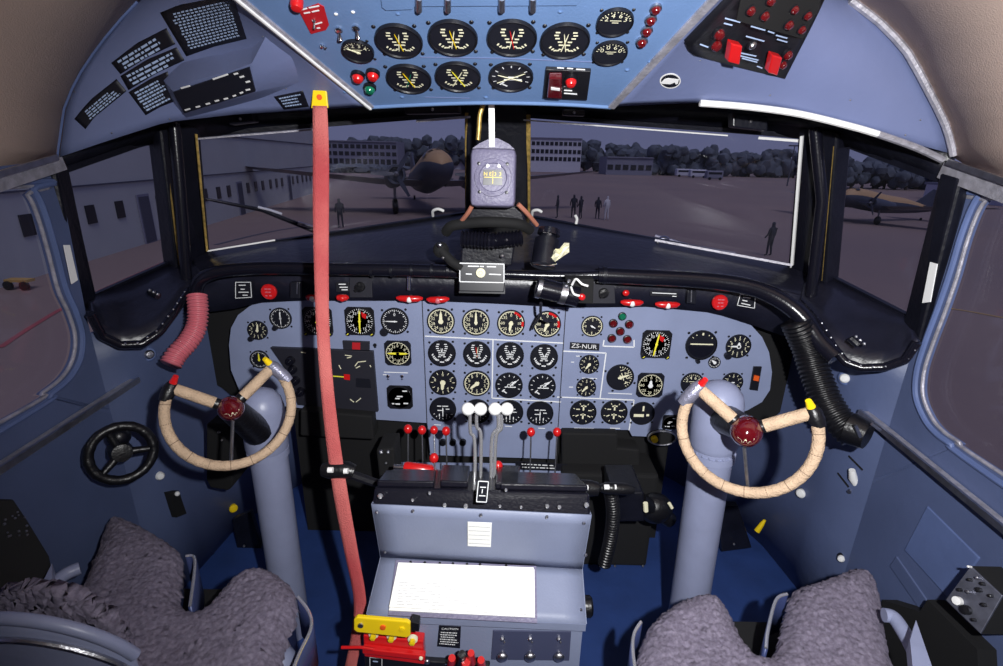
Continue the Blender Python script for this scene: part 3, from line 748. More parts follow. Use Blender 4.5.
# silver dividers, edge trims
def strip(name, P, w, h, mt, parent):
    mb = MB()
    for i in range(len(P) - 1): mb.bar(P[i], P[i + 1], w, h, up=OP.n, bev=.0015)
    return mk(name, mb, M[mt], parent)
strip('divider_strip', [OP.hit(205, -30)[0], OP.hit(371, 107)[0]], .016, .008, 'strip', ovh)
strip('divider_strip', [OP.hit(740, -30)[0], OP.hit(611, 107)[0]], .014, .008, 'strip', ovh)
strip('divider_ridge', [OP.hit(205, -30)[0] + OP.n * .005, OP.hit(371, 107)[0] + OP.n * .005], .005, .004, 'white', ovh)
mk('worn_lip', MB().tube(smooth(pts([(700, 103, 1.068), (750, 107, 1.068), (800, 114, 1.066), (850, 126, 1.062), (878, 134, 1.06)]), 5), .0062, 8), M['white'], ovh, sm=True)
mk('aluminium_lip', MB().tube(smooth(pts([(878, 134, 1.06), (915, 147, 1.05), (943, 160, 1.04)]), 5), .0065, 8), M['strip'], ovh, sm=True)
aRo = [p * 1 for p in aR]
mk('outer_edge_trim', MB().tube([p + V((-.006, -.012, -.003)) for p in aR], .007, 8), M['strip'], ovh, sm=True)
mk('outer_edge_trim', MB().tube([p + V((.004, -.006, -.002)) for p in aL], .0025, 8), M['pillar'], ovh, sm=True)
mk('front_lip', MB().tube(smooth([OP.hit(371, 107)[0]] + [OP.hit(430, 104)[0], OP.hit(490, 102.5)[0], OP.hit(560, 104)[0], OP.hit(611, 107)[0]], 5), .004, 8), M['over'], ovh, sm=True)
rv = MB()
for x, y in [(402, 97), (486, 97.5), (627, 70), (398, 14), (560, 12), (345, 92), (650, 62)]: p, n = OP.hit(x, y); rv.sphere(p, 2.6 * mpp(p), 8, (1, 1, .5))
mk('rivet', rv, M['over'], ovh, sm=True)
rv = MB()
for S, L in ((SUL, [(121, 22), (75, 92), (112, 133), (131, 138), (174, 72), (263, 36), (286, 88), (170, 119)]), (SUR, [(700, 60), (770, 95), (850, 100), (905, 135), (920, 120)])):
    for x, y in L: p, n = S.hit(x, y); rv.sphere(p, 1.2 * mpp(p), 8)
mk('rivet', rv, M['silver'], ovh, sm=True)
lines('seam_line', [((420, 57), (500, 58)), ((500, 58), (600, 62)), ((425, 97), (470, 98))], OP, .0012, M['ovside'], ovh)
# access plate and hinge pins
slab('access_plate', [(380, -8), (382, 6), (386, 9), (412, 8), (415, 5), (577, 4), (582, -2), (584, -8)], OP, .003, M['over'], ovh, bev=.001)
for x in (419, 448, 502, 533):
    a, n = OP.hit(x, -6); b, _ = OP.hit(x, 7); mk('hinge_pin', MB().tube([a + n * .006, b + n * .006], .0048, 12), M['silver'], ovh, sm=True)
# gauges
G = lambda st, x, y, r, l, **k: gauge(st, x, y, r, l, pl=OP, **k)
G('arc', 358, 50, 16, 'small gauge at the left end of the overhead panel, above the red lamps', needles=[(-60, .8, .08, 'cream')])
for i, (x, y, r, l) in enumerate([(399, 40, 23.8, 'first on the left in the upper overhead row'), (453, 37, 25, 'second in the upper overhead row'), (512, 37, 25.2, 'third in the upper overhead row'), (565, 40, 25, 'last in the upper overhead row')]):
    G('otwin', x, y, r, 'large oval-looking twin-scale gauge, %s' % l, name='twin_scale_gauge', needles=[(10, .6, .035, 'cream', .6), (-10, .6, .035, ('yellow', 'yellow', 'red', 'cream')[i], .6)])
G('otwin', 409, 78, 22.5, 'twin-scale gauge with a green pointer in the lower overhead row', name='twin_scale_gauge', needles=[(20, .6, .04, 'green', .6), (-20, .6, .04, 'yellow', .6)])
G('otwin', 458, 76, 23, 'twin-scale gauge with crossed pale pointers, middle of the lower overhead row', name='twin_scale_gauge', needles=[(25, .6, .035, 'cream', .7), (-25, .6, .035, 'ymark', .7)])
G('dual', 511, 76, 22.5, 'gauge with slanting cream marks at the right of the lower overhead row', needles=[(60, .8, .04, 'cream', .8), (-70, .7, .04, 'cream', .6)])
G('arc', 615, 21, 18.5, 'upper gauge at the right end of the overhead panel beside the red breakers', digits='2463')
G('arc', 610, 52, 17.5, 'lower gauge at the right end of the overhead panel, above the divider strip', digits='0060')
lamp(358, 74, 6.6, 'red', 'left red lamp at the lower left of the overhead panel', pl=OP, h=.9)
lamp(373, 72, 6.6, 'red', 'right red lamp at the lower left of the overhead panel', pl=OP, h=.9)
lamp(370, 86, 6, 'green', 'green lamp below the two red lamps on the overhead panel', pl=OP, h=.9)
for (x, y), l in zip([(656, 7), (651, 18), (647, 29), (642, 40)], ['topmost', 'second from the top', 'third from the top', 'lowest']):
    lamp(x, y, 5.6, 'darkred', 'dark red push button in a silver collar, %s of the overhead column' % l, pl=OP, ring='s', name='push_button', h=.8)
# placards on the left
def conform(name, up, lo, S, mt, off, n=14, m=8, th=.0012, parent=None):
    """thin plate following the curved surface between an upper and a lower px polyline"""
    A = resample([V((a, b, 0)) for a, b in up], n); B = resample([V((a, b, 0)) for a, b in lo], n); rows = []
    for j in range(m):
        r = []
        for a, b in zip(A, B):
            q = a.lerp(b, j / (m - 1)); h, nn = S.hit(q.x, q.y); r.append(h + nn * off)
        rows.append(r)
    return mk(name, MB().grid(rows), mt, parent, sm=True, solid=th)
def textrows(name, S, quad, rows, mt, parent, cols=1, fill=.85, th=.35, seed=1, mg=.08, off=.0012):
    """rows of small lettering marks inside a px quad (TL,TR,BR,BL)"""
    rnd = random.Random(seed); mb = MB(); q = [V((a, b, 0)) for a, b in quad]
    def at(u, v): return q[0].lerp(q[1], u).lerp(q[3].lerp(q[2], u), v)
    for j in range(rows):
        v = mg + (1 - 2 * mg) * (j + .5) / rows; u = mg + rnd.random() * .05
        end = 1 - mg - (rnd.random() * .25 if cols == 1 else 0)
        while u < end:
            L = .03 + rnd.random() * .09 if cols == 1 else (1 - 2 * mg) / cols * .6
            a, b = at(u, v), at(min(u + L, end), v)
            A, n = S.hit(a.x, a.y); B, _ = S.hit(b.x, b.y); h = (at(.5, 0) - at(.5, 1)).length / rows * th * mpp(A)
            if (B - A).length > 1e-4: mb.bar(A + n * off, B + n * off, h, .0004, up=n)
            u += L + (.025 if cols == 1 else (1 - 2 * mg) / cols * .4)
    return mk(name, mb, M[mt], parent)
def placard(S, poly, quad, rows, label, seed=1, cols=1, mt='plac', tm='plactext', cat='placard', name='placard', th=.35, frame=False):
    o = conform(name, poly[0], poly[1], S, M[mt], .0014); tag(o, label, cat)
    textrows('lettering', S, quad, rows, tm, o, seed=seed, cols=cols, th=th, off=.0026)
    if frame:
        mb = MB()
        for i in range(4): a, n = S.hit(*quad[i]); b, _ = S.hit(*quad[(i + 1) % 4]); mb.bar(a + n * .0026, b + n * .0026, .0012, .0005, up=n)
        mk('placard_border', mb, M[tm], o)
    return o
placard(SUL, ([(161, 13), (180, 5), (233, -6)], [(187, 56), (215, 46), (247, 38)]), [(163, 12), (233, -6), (246, 38), (188, 54)], 13, 'large dark card of closely ruled figures at the upper left of the overhead', 2, cols=14, mt='plac')
placard(SUL, ([(112, 63), (138, 43), (167, 28)], [(121, 74), (148, 57), (176, 44)]), [(112, 63), (167, 28), (176, 44), (121, 74)], 3, 'curved black placard, upper of the stacked pair beside the ruled card', 3)
placard(SUL, ([(121, 76), (148, 59), (177, 47)], [(129, 90), (157, 73), (185, 60)]), [(121, 76), (177, 47), (185, 60), (129, 90)], 3, 'curved black placard, lower of the stacked pair beside the ruled card', 4)
placard(SUL, ([(129, 92), (150, 79), (168, 71)], [(146, 115), (160, 107), (175, 101)]), [(129, 92), (168, 71), (174, 101), (146, 115)], 7, 'squarish black placard full of small lettering, left of the black light box', 5)
placard(SUL, ([(75, 119), (82, 110), (93, 98), (117, 79)], [(86, 129), (95, 117), (105, 109), (127, 91)]), [(80, 114), (118, 82), (126, 92), (88, 124)], 4, 'curved black placard nearest the left edge of the overhead', 6)
placard(SUL, ([(274, 96), (303, 90)], [(284, 109), (309, 106)]), [(275, 96), (303, 90), (308, 105), (285, 108)], 4, 'small black placard beside the yellow strap buckle', 7)
# black light box in a blue hood
S = SUL; base = [(163, 80), (182, 62), (222, 54), (252, 46), (266, 36), (292, 56), (300, 82), (262, 98), (186, 118), (174, 104)]
capq = [(173, 91), (196, 80), (225, 73), (250, 64), (252, 63), (256, 72), (260, 90), (240, 97), (184, 113), (177, 100)]
B0 = [S.hit(*p) for p in base]; nn = sum((b[1] for b in B0), V()).normalized()
_c = sum((S.hit(*p)[0] for p in capq), V()) / len(capq) + nn * .034; T0 = [Plane(_c, nn).hit(*p)[0] for p in capq]
hd = MB(); k = len(base); hd.v = [b[0] for b in B0] + T0; hd.f = [[i, (i + 1) % k, k + (i + 1) % k, k + i] for i in range(k)] + [list(range(k, 2 * k))]
lb = mk('light_box', hd, M['ovside'], None, sm=True); tag(lb, 'black-faced box in a blue hood on the left of the overhead', 'light box')
PLb = Plane(T0[4] + nn * .002, nn)
slab('black_face', [(174, 91), (250, 66), (256, 90), (185, 112)], PLb, .003, M['face'], lb, off=.001)
PLc = Plane(T0[4] + nn * .0065, nn)
lines('face_legend', [((181, 88), (190, 85.5)), ((213, 79), (228, 74)), ((234, 74), (238, 73)), ((240, 77), (244, 76)), ((185, 110), (190, 108.5)), ((196, 107), (200, 106)), ((206, 104), (210, 103)), ((215, 101), (219, 100)), ((224, 99), (228, 98)), ((233, 96), (236, 95)), ((240, 93), (243, 92)), ((246, 90), (250, 89)), ((246, 82), (250, 81))], PLc, .0026, M['white'], lb)
# red placard with toggle, switches
o = slab('red_placard', [(299, 10), (318, 3), (324, 6), (329, 24), (326, 29), (311, 33)], OP, .0015, M['redlab'], off=.0003); tag(o, 'small red placard with a toggle at the upper left of the overhead panel', 'placard')
lines('placard_lettering', [((301, 9.5), (307, 8)), ((309, 7.5), (319, 5.5)), ((304, 13), (310, 12)), ((312, 11.5), (319, 10)), ((315, 24), (322, 22)), ((317, 28), (320, 27.5))], Plane(OP.p + OP.n * .002, OP.n), .0018, M['mark'], o)
toggle(314, 19, 9, 'toggle switch standing on the red overhead placard', pl=OP, d=(-.15, -.7), mt='silver')
toggle(339, 29, 11, 'left of two tall toggle switches beside the red overhead placard', pl=OP, d=(-.05, -.9), sc=2)
toggle(356, 27, 11, 'right of two tall toggle switches beside the red overhead placard', pl=OP, d=(.1, -.9), sc=2)
toggle(322, 45, 8, 'small toggle lying slanted against the left divider strip', pl=OP, d=(.9, .4))
p, n = OP.hit(297, 0); o = mk('release_button', MB().lathe([(.009, 0), (.009, .010), (.007, .014), (0, .015)], facing(p, n), 16), M['red'], None, sm=True); tag(o, 'round red button at the top edge above the red overhead placard', 'button')
for x, y, l in [(336, 14, 'left'), (353, 12, 'right')]:
    p, n = OP.hit(x, y); o = mk('panel_stud', MB().sphere(p, .0032, 10, (1, 1, .7)), M['white'], None, sm=True); tag(o, 'small white stud above the %s tall overhead toggle' % l, 'stud')
# fire light box
bx = slab('fire_light_box', [(546, 66), (591, 68), (587, 97), (543, 95)], OP, .007, M['black'], bev=.001); tag(bx, 'black box with red lamp and maroon guard, right of the lower overhead gauges', 'switch box')
OB = Plane(OP.p + OP.n * .0075, OP.n)
slab('switch_guard', [(549, 72), (562, 72), (562, 93), (547, 92)], OB, .012, M['maroon'], bx, bev=.002)
slab('guard_highlight', [(551, 87), (560, 88.5), (560, 90.5), (551, 89.5)], Plane(OB.p + OB.n * .0125, OB.n), .0008, M['white'], bx)
lines('box_lettering', [((557, 67.5), (564, 68)), ((567, 68), (573, 68.5)), ((576, 69), (585, 69.5)), ((564, 86), (573, 86.5)), ((564, 90), (572, 90.5)), ((564, 93), (577, 94))], OB, .0022, M['mark'], bx)
lamp(571, 78, 6.4, 'red', 'bright red lamp on the black overhead box', pl=OB, h=1.)
# oval emblem sticker
p, n = SUR.hit(670, 80); EMP = Plane(p, n)
def oval(a_, b_): return [(670 + a_ * math.cos(2 * PI * i / 32), 80 + b_ * math.sin(2 * PI * i / 32)) for i in range(32)]
em = slab('oval_sticker', oval(10.5, 7.6), EMP, .001, M['white'], off=.001); tag(em, 'small black oval sticker with a white rim on the right overhead side', 'sticker')
slab('black_field', oval(9.3, 6.4), EMP, .0005, M['plac'], em, off=.002)
slab('white_streak', [(660.5, 81.5), (664, 78), (668, 76.8), (678.5, 78), (677.5, 82.5), (675.5, 83), (674.5, 81), (670, 82.8), (662, 82.3)], EMP, .0005, M['white'], em, off=.0025)
# black switch panel on the right
sp_ = conform('fire_control_panel', [(735, -14), (770, -14), (828, -12)], [(684, 39), (689, 51), (738, 65), (784, 77)], SUR, M['black'], .003, th=.006)
tag(sp_, 'black panel with dark red lamps and red guarded switches on the right of the overhead', 'control panel')
q = [SUR.hit(*a) for a in [(684, 39), (689, 51), (784, 77), (819, 8), (735, -14)]]; n = sum((a[1] for a in q), V()).normalized(); c = sum((a[0] for a in q), V()) / 5
SP = Plane(c + n * .013, n)
slab('upper_field', [(742, -10), (736, 20), (802, 38), (818, 8), (822, -10)], SP, .002, M['matte'], sp_)
lines('panel_lettering', [((725, 18), (740, 22)), ((724, 23), (732, 25)), ((751, 26), (765, 30)), ((768, 31), (774, 33)), ((746, 36), (764, 41)), ((776, 35), (787, 38)), ((777, 39), (787, 42)), ((737, 52), (756, 56)), ((738, 55), (758, 60)), ((742, 58), (757, 62)), ((757, 66), (762, 68)), ((700, 44), (708, 47)), ((800, 0), (808, 4)), ((787, 13), (791, 17))], Plane(SP.p + SP.n * .0006, SP.n), .0018, M['plactext'], sp_)
for x, y, r, l in [(749, 9, 5, 'leftmost in the upper group'), (763, 14, 5, 'second in the upper group'), (769, -1, 5, 'cut by the top edge of the photo'), (793, 8, 4.5, 'upper left of the right-hand four'), (806, 14, 4.5, 'upper right of the right-hand four'), (787, 23, 5, 'lower left of the right-hand four'), (800, 28, 4.5, 'lower right of the right-hand four'), (717, 32, 6, 'upper of the left end pair'), (714, 43, 6, 'lower of the left end pair'), (786, 53, 5, 'upper of the pair by the right guard'), (781, 63, 4.5, 'lower of the pair by the right guard')]:
    lamp(x, y, r, 'darkred', 'dark red lamp on the black overhead panel, %s' % l, pl=SP, h=1.1)
lamp(751, 44, 4.5, 'silver', 'clear round lamp between the two red guarded switches', pl=SP, h=.8)
def guard(poly, label):
    o = slab('switch_guard_cover', poly, SP, .014, M['red'], bev=.002); tag(o, label, 'switch guard'); return o
guard([(727, 38), (738, 41), (735, 60), (724, 57)], 'bright red switch guard on the left of the black overhead panel')
guard([(768, 50), (778, 53), (773, 71), (764, 68)], 'bright red switch guard at the lower edge of the black overhead panel')
# clips along the top of the windscreens
for poly, l in [([(227, 116, 1.3), (252, 113, 1.3), (254, 122, 1.3), (229, 125, 1.3)], 'black clip over the left end of the left windscreen'), ([(404, 106, 1.35), (460, 105, 1.35), (461, 113, 1.35), (405, 114, 1.35)], 'long black clip above the left windscreen near the centre post'), ([(563, 109, 1.35), (585, 110, 1.35), (585, 116, 1.35), (563, 115, 1.35)], 'small black clip over the inner end of the right windscreen'), ([(733, 112, 1.27), (768, 116, 1.27), (768, 131, 1.27), (733, 127, 1.27)], 'black bracket above the outer part of the right windscreen')]:
    P = pts(poly); o = mk('frame_clip', MB().prism(P, (0, .03, 0)), M['frame'], bev=.003); tag(o, l, 'clip')
    c = sum(P, V()) / 4; mk('clip_screw', MB().sphere(c + V((0, -.001, 0)), .004, 8), M['silver'], o, sm=True)
# ================================================================== GLARESHIELD FACE AND PADDING
GP = Plane((0, 1.272, 1.0), (0, -1, 0))
sheet('trim_24', [(150, 285, 1.28), (186, 281, 1.28), (215, 272, 1.28), (260, 266, 1.28), (460, 269, 1.28), (590, 272, 1.28), (700, 280, 1.28), (770, 288, 1.27), (825, 301, 1.26)],
      [(205, 312, 1.285), (232, 309, 1.285), (262, 302, 1.285), (300, 300, 1.285), (423, 300, 1.285), (500, 303, 1.285), (566, 307, 1.285), (650, 306, 1.285), (713, 312, 1.285), (745, 322, 1.285), (790, 338, 1.285)], M['deck'], 40, th=.008)
# flat black sheets added as the darkness in the gaps beside the panel
struct(mk('gap_shade_left', MB().prism(pts([(200, 285, 1.36), (275, 285, 1.36), (275, 420, 1.36), (244, 405, 1.36), (222, 388, 1.36), (196, 374, 1.36), (191, 340, 1.36)]), (0, .015, 0)), M['matte']))
struct(mk('gap_shade_right', MB().prism(pts([(720, 290, 1.36), (812, 300, 1.36), (815, 345, 1.36), (806, 385, 1.36), (792, 402, 1.36), (765, 425, 1.36), (725, 425, 1.36)]), (0, .015, 0)), M['matte']))
def pad(name, P, r, label, n=8, seg=18, cat='padding'):
    o = mk(name, MB().tube(smooth(P, n), r, seg), M['tube'], None, sm=True); tag(o, label, cat); return o
pd = pad('padded_roll', pts([(196, 300, 1.20), (197, 286, 1.20), (206, 276, 1.20), (230, 270, 1.21), (270, 268, 1.22), (340, 269, 1.23), (400, 270, 1.235), (462, 272, 1.235)]), .016, 'glossy black padded roll along the left half of the glareshield')
for x in (372, 392, 412, 432, 448): a = PY(x, 270.5, 1.234); mk('clamp_band', MB().tube([a + V((-.003, 0, 0)), a + V((.003, 0, 0))], .0172, 18), M['frame'], pd, sm=True)
pad('padded_roll', pts([(500, 274, 1.235), (560, 276, 1.23), (598, 275, 1.225)]), .011, 'thin black padded roll behind the chrome cylinder right of centre')
pd = pad('padded_roll', pts([(598, 275, 1.225), (640, 277, 1.22), (700, 280, 1.21), (745, 286, 1.19), (775, 297, 1.17), (800, 315, 1.14), (818, 340, 1.10), (836, 358, 1.06)]), .020, 'thick glossy black padded roll along the right half of the glareshield')
a = PY(604, 275, 1.224); mk('clamp_band', MB().tube([a + V((-.004, 0, 0)), a + V((.004, 0, 0))], .0215, 18), M['frame'], pd, sm=True)
def hose(name, P, r, amp, pitch, mt, label, ends=None):
    C_ = smooth(P, 24); L = sum((C_[i + 1] - C_[i]).length for i in range(len(C_) - 1)); n = int(L / pitch * 6)
    C2 = resample(C_, n); R = [r + amp * math.cos(2 * PI * i / 6) for i in range(n)]
    o = mk(name, MB().tube(C2, R, 20), M[mt], None, sm=False)
    for p in o.data.polygons: p.use_smooth = True
    tag(o, label, 'hose'); return o
hose('corrugated_hose', pts([(197, 296, 1.17), (198, 312, 1.15), (196, 328, 1.13), (188, 342, 1.10), (177, 354, 1.07), (171, 364, 1.05)]), .0208, .0022, .0085, 'pink', 'pink corrugated hose hanging from the glareshield by the left wheel')
h = hose('corrugated_hose', pts([(796, 322, 1.13), (806, 345, 1.12), (815, 372, 1.09), (826, 400, 1.05), (840, 422, 1.01), (855, 436, .98)]), .032, .0018, .010, 'rubber', 'thick black corrugated hose running down behind the right wheel')
mk('hose_clamp', MB().tube(pts([(849, 428, .985), (868, 436, .955)]), [.036, .030], 16), M['rubber'], h, sm=True)
mk('clamp_screw', MB().bar(*pts([(855, 425, .94), (860, 437, .94)]), .006, .006).bar(*pts([(872, 424, .93), (880, 430, .93)]), .006, .006), M['silver'], h)
def gp(poly, th, mt, label, cat, name, off=0., bev=.001): o = slab(name, poly, GP, th, M[mt], off=off, bev=bev); tag(o, label, cat); return o
def border(o, quad, pl, mt='mark', w=.0016, off=.0022, parent=None):
    mb = MB()
    for i in range(4): a, n = pl.hit(*quad[i]); b, _ = pl.hit(*quad[(i + 1) % 4]); mb.bar(a + n * off, b + n * off, w, .0006, up=n)
    mk('placard_border', mb, M[mt], o)
o = gp([(235, 281), (252, 281), (253, 298), (235, 299)], .0015, 'plac', 'small outlined black placard at the left end of the glareshield', 'placard', 'placard')
border(o, [(236, 282), (251, 282), (252, 297), (236, 298)], GP); lines('lettering', [((239, 285), (246, 285)), ((241, 289), (245, 289)), ((239, 292), (249, 292)), ((243, 295), (248, 295))], GP, .0022, M['mark'], o, off=.0022)
o = gp([(740, 293), (756, 294), (755, 309), (736, 306)], .0015, 'plac', 'small outlined black placard right of the right-hand red round knob', 'placard', 'placard')
border(o, [(740, 294), (755, 295), (754, 308), (737, 305)], GP); lines('lettering', [((743, 297), (750, 298)), ((742, 300), (747, 301)), ((741, 303), (750, 305))], GP, .0022, M['mark'], o, off=.0022)
def rknob(px, py, label):
    p, n = GP.hit(px, py); k = mpp(p); Mx = facing(p, n)
    o = mk('pull_button', MB().lathe([(4 * k, 0), (4 * k, .012), (7.6 * k, .014), (7.8 * k, .020), (6.8 * k, .023), (0, .023)], Mx, 24), M['red'], None, sm=True); tag(o, label, 'button')
    mb = MB()
    for i, (x, y, L) in enumerate([(-1.6, 3.2, 3), (1.8, 3.2, 3), (-1.5, 0, 2.5), (1.5, 0, 2.5), (-2, -3.6, 2), (2, -3.4, 2.4)]): dash(mb, x * k, y * k, L * k, 1.2 * k, 0, .0234)
    mk('button_lettering', MB().merge(mb, Mx), M['pink'], o)
rknob(272, 290, 'red round pull button at the left end of the glareshield')
rknob(717, 300.5, 'red round pull button at the right end of the glareshield')
def rpull(px, py, w, label, tilt=0., cap='white'):
    """red T handle with a pale hub, hanging under the glareshield"""
    p, n = GP.hit(px, py); k = mpp(p); root = empty('tee_pull', M=facing(p, n) @ Matrix.Rotation(tilt, 4, 'Z')); tag(root, label, 'handle')
    mk('handle_bar', MB().tube([V((-w * k, 0, .020)), V((-w * .7 * k, -.3 * k, .022)), V((0, -.6 * k, .023)), V((w * .7 * k, -.3 * k, .022)), V((w * k, 0, .020))], [1.2 * k, 3 * k, 3.6 * k, 3 * k, 1.2 * k], 12), M['red'], root, local=True, sm=True)
    mk('handle_shaft', MB().tube([V((0, 0, 0)), V((0, 0, .022))], 2 * k, 10), M['silver'], root, local=True, sm=True)
    mk('handle_hub', MB().sphere((0, -1 * k, .028), 3.1 * k, 12, (1, 1, .6)), M[cap], root, local=True, sm=True)
rpull(411, 296, 13, 'red handle with chrome shaft under the glareshield left of centre')
rpull(439, 297, 11, 'red handle beside the black-outlined light box, right of its twin', .05, 'pink')
rpull(630, 300, 11, 'red handle with pale hub, left of the pair on the right glareshield')
rpull(665, 302, 12, 'red handle with large white hub, right of the pair on the right glareshield')
rpull(316, 295, 7, 'small red handle just left of the red strap'); rpull(345, 295, 6, 'small red handle just right of the red strap', 0, 'red')
o = mk('lever_tip', MB().tube(pts([(409, 276, 1.262), (409, 290, 1.258)]), .006, 12), M['chrome'], None, sm=True); tag(o, 'short chrome stub above the left red glareshield handle', 'stub')
tag(mk('release_catch', MB().sphere(PY(626, 293, 1.25), .009, 12, (1, .6, .9)), M['red'], None, sm=True), 'small red ball above the left one of the right-hand red handles', 'catch')
for poly, l in [([(292, 281), (302, 281), (302, 297), (292, 297)], 'black rocker switch with chrome edge between red button and strap'), ([(686, 289), (695, 290), (694, 303), (685, 302)], 'black rocker switch left of the right-hand red button')]:
    o = gp(poly, .014, 'face', l, 'switch', 'rocker_switch', bev=.002)
    x0, y0 = poly[0]; lines('chrome_edge', [((x0 + 5.5, y0 + 1), (x0 + 5, y0 + 13))], Plane(GP.p - V((0, .015, 0)), GP.n), .0025, M['silver'], o)
for x, y, l in [(361, 286, 'black rotary knob on a square plate left of centre under the padding'), (603, 292, 'black rotary knob on a grey plate right of centre under the padding')]:
    o = gp([(x - 11, y - 9), (x + 11, y - 9), (x + 12, y + 11), (x - 11, y + 11)], .006, 'dark', l, 'knob', 'rotary_selector')
    p, n = GP.hit(x, y); k = mpp(p); mk('selector_knob', MB().lathe([(5 * k, .006), (4.6 * k, .018), (0, .020)], facing(p, n), 14).bar(p + V((-.010, -.020, -.008)), p + V((.010, -.020, .008)), .007, .008), M['rubber'], o, sm=True)
o = gp([(336, 282), (349, 282), (350, 292), (336, 292)], .002, 'plac', 'small black placard with white lettering just right of the red strap', 'placard', 'placard'); lines('lettering', [((339, 284), (346, 284)), ((340, 287), (348, 287)), ((342, 289.5), (348, 289.5))], GP, .0024, M['mark'], o, off=.0026)
o = gp([(650, 291), (678, 292), (678, 297), (650, 296)], .002, 'plac', 'strip placard with white lettering above the right red handle', 'placard', 'placard'); lines('lettering', [((652, 292.5), (676, 293.6)), ((672, 296), (676, 296.2))], GP, .002, M['mark'], o, off=.0026)

# ================================================================== CENTRE: compass and the hardware under it
cp, cn = PY(493, 178, 1.12), V((0, -1, .12)).normalized(); k = mpp(cp); Mx = facing(cp, cn)
cmp_ = empty('magnetic_compass', M=Mx); tag(cmp_, 'lilac grey magnetic compass box hanging on the windscreen centre post', 'compass')
b = MB().box((0, 0, -.02), (46 * k, 57 * k, .06), None, .014); mk('compass_case', b, M['compass'], cmp_, local=True, sm=True, bev=.002)
b = MB().prism([V((x * k, y * k, -.035)) for x, y in [(-21, 28), (21, 28), (15, 33), (4, 38), (-3, 38), (-14, 33)]], (0, 0, .03)); mk('mounting_bracket', b, M['compass'], cmp_, local=True)
mk('front_ring', MB().lathe([(18.5 * k, .009), (18 * k, .013), (14 * k, .0145), (13 * k, .012)], None, 40), M['compass'], cmp_, local=True, sm=True)
b = MB().box((0, 0, .0148), (19 * k, 14.5 * k, .002)); mk('compass_window', b, M['face'], cmp_, local=True)
m = MB()
dash(m, 0, 0, 17 * k, .6 * k, 0, .0162); dash(m, 0, 0, 12 * k, .6 * k, PI / 2, .0163)
for i, c in enumerate('NE33'): putt(m, c, (-7.2 + i * 4.8) * k, 3 * k, 3.6 * k, .0162)
mk('compass_card', m, M['yellow'], cmp_, local=True)
for x, y in [(-5.5, 11), (5.5, 11), (-13, -14), (14, -14), (-14, 13), (14, 13)]:
    mk('case_screw', MB().lathe([(1.7 * k, .012), (1.6 * k, .0155), (0, .016)], Matrix.Translation((x * k, y * k, 0)), 12), M['silver' if abs(x) < 10 else 'frame'], cmp_, local=True, sm=True)
o = mk('compass_bracket_strap', MB().bar(PY(491.5, 101, 1.13), PY(492, 147, 1.13), .012, .004), M['white']); tag(o, 'white metal strap from the overhead down to the compass', 'bracket')
o = mk('brass_pipe', MB().tube(smooth(pts([(484, 103, 1.15), (480, 115, 1.15), (479, 130, 1.15), (478, 140, 1.15)]), 6), .005, 10), M['brass'], None, sm=True); tag(o, 'thin brass-coloured pipe beside the white compass strap', 'pipe')
copper = mat('copper_wire', (170, 110, 90), .5)
for P, l in [([(473, 204, 1.14), (468, 213, 1.15), (459, 224, 1.18)], 'copper brown cable from the compass down to the left'), ([(518, 204, 1.14), (527, 213, 1.15), (537, 225, 1.18)], 'copper brown cable from the compass down to the right')]:
    o = mk('compass_cable', MB().tube(smooth(pts(P), 5), .005, 8), copper, None, sm=True); tag(o, l, 'cable')
# black column and hardware stack below the compass
st = empty('defroster_unit', PY(490, 285, 1.2)); tag(st, 'stack of black ducts and ribbed tube below the compass', 'duct')
mk('upright_duct', MB().prism(pts([(473, 205, 1.18), (520, 205, 1.18), (528, 228, 1.18), (462, 228, 1.18)]), (0, .05, 0)), M['tube'], st, bev=.004)
mk('upper_duct', MB().tube(smooth(pts([(446, 232, 1.20), (452, 226, 1.18), (470, 223, 1.17), (490, 222, 1.16), (518, 224, 1.17), (530, 230, 1.2)]), 6), .012, 14), M['matte'], st, sm=True)
R = [(.017 + .0025 * math.cos(i * PI)) for i in range(36)]
mk('ribbed_tube', MB().tube(resample(pts([(462, 239, 1.15), (492, 241, 1.14), (522, 238, 1.15)]), 36), R, 16), M['tube'], st, sm=True)
mk('lower_housing', MB().prism(pts([(462, 238, 1.17), (516, 238, 1.17), (512, 266, 1.17), (460, 266, 1.17)]), (0, .06, 0)), M['frame'], st, bev=.004)
mk('side_knuckle', MB().sphere(PY(441, 250, 1.18), .019, 14).tube(pts([(441, 250, 1.17), (452, 262, 1.17), (462, 268, 1.17)]), .011, 10), M['matte'], st, sm=True)
mk('knuckle_bolt', MB().sphere(PY(440, 245, 1.15), .006, 10).sphere(PY(443, 258, 1.15), .004, 8).sphere(PY(502, 256, 1.15), .005, 8).sphere(PY(507, 240, 1.13), .004, 8), M['silver'], st, sm=True)
XP = Plane(PY(482, 272, 1.165), (0, -1, .15))
o = slab('switch_box', [(459, 262), (505, 263), (505, 283), (504, 292), (459, 291)], XP, .004, M['face'], bev=.002); tag(o, 'dark box outlined in white with a cream knob, in the middle of the glareshield', 'switch box')
mk('box_body', MB().prism([XP.hit(x, y)[0] - V((0, -.001, 0)) for x, y in [(459, 262), (505, 263), (505, 294), (459, 293)]], (0, .05, 0)), M['face'], o)
border(o, [(460, 263), (504, 264), (504, 282.5), (460, 281.5)], XP, w=.0022, off=.0046)
lines('box_lettering', [((468, 266), (479, 266.2)), ((480, 266.3), (484, 266.4)), ((487, 266.5), (496, 266.7)), ((466, 273.8), (472, 274)), ((489, 274), (501, 274.5))], XP, .0026, M['mark'], o, off=.0046)
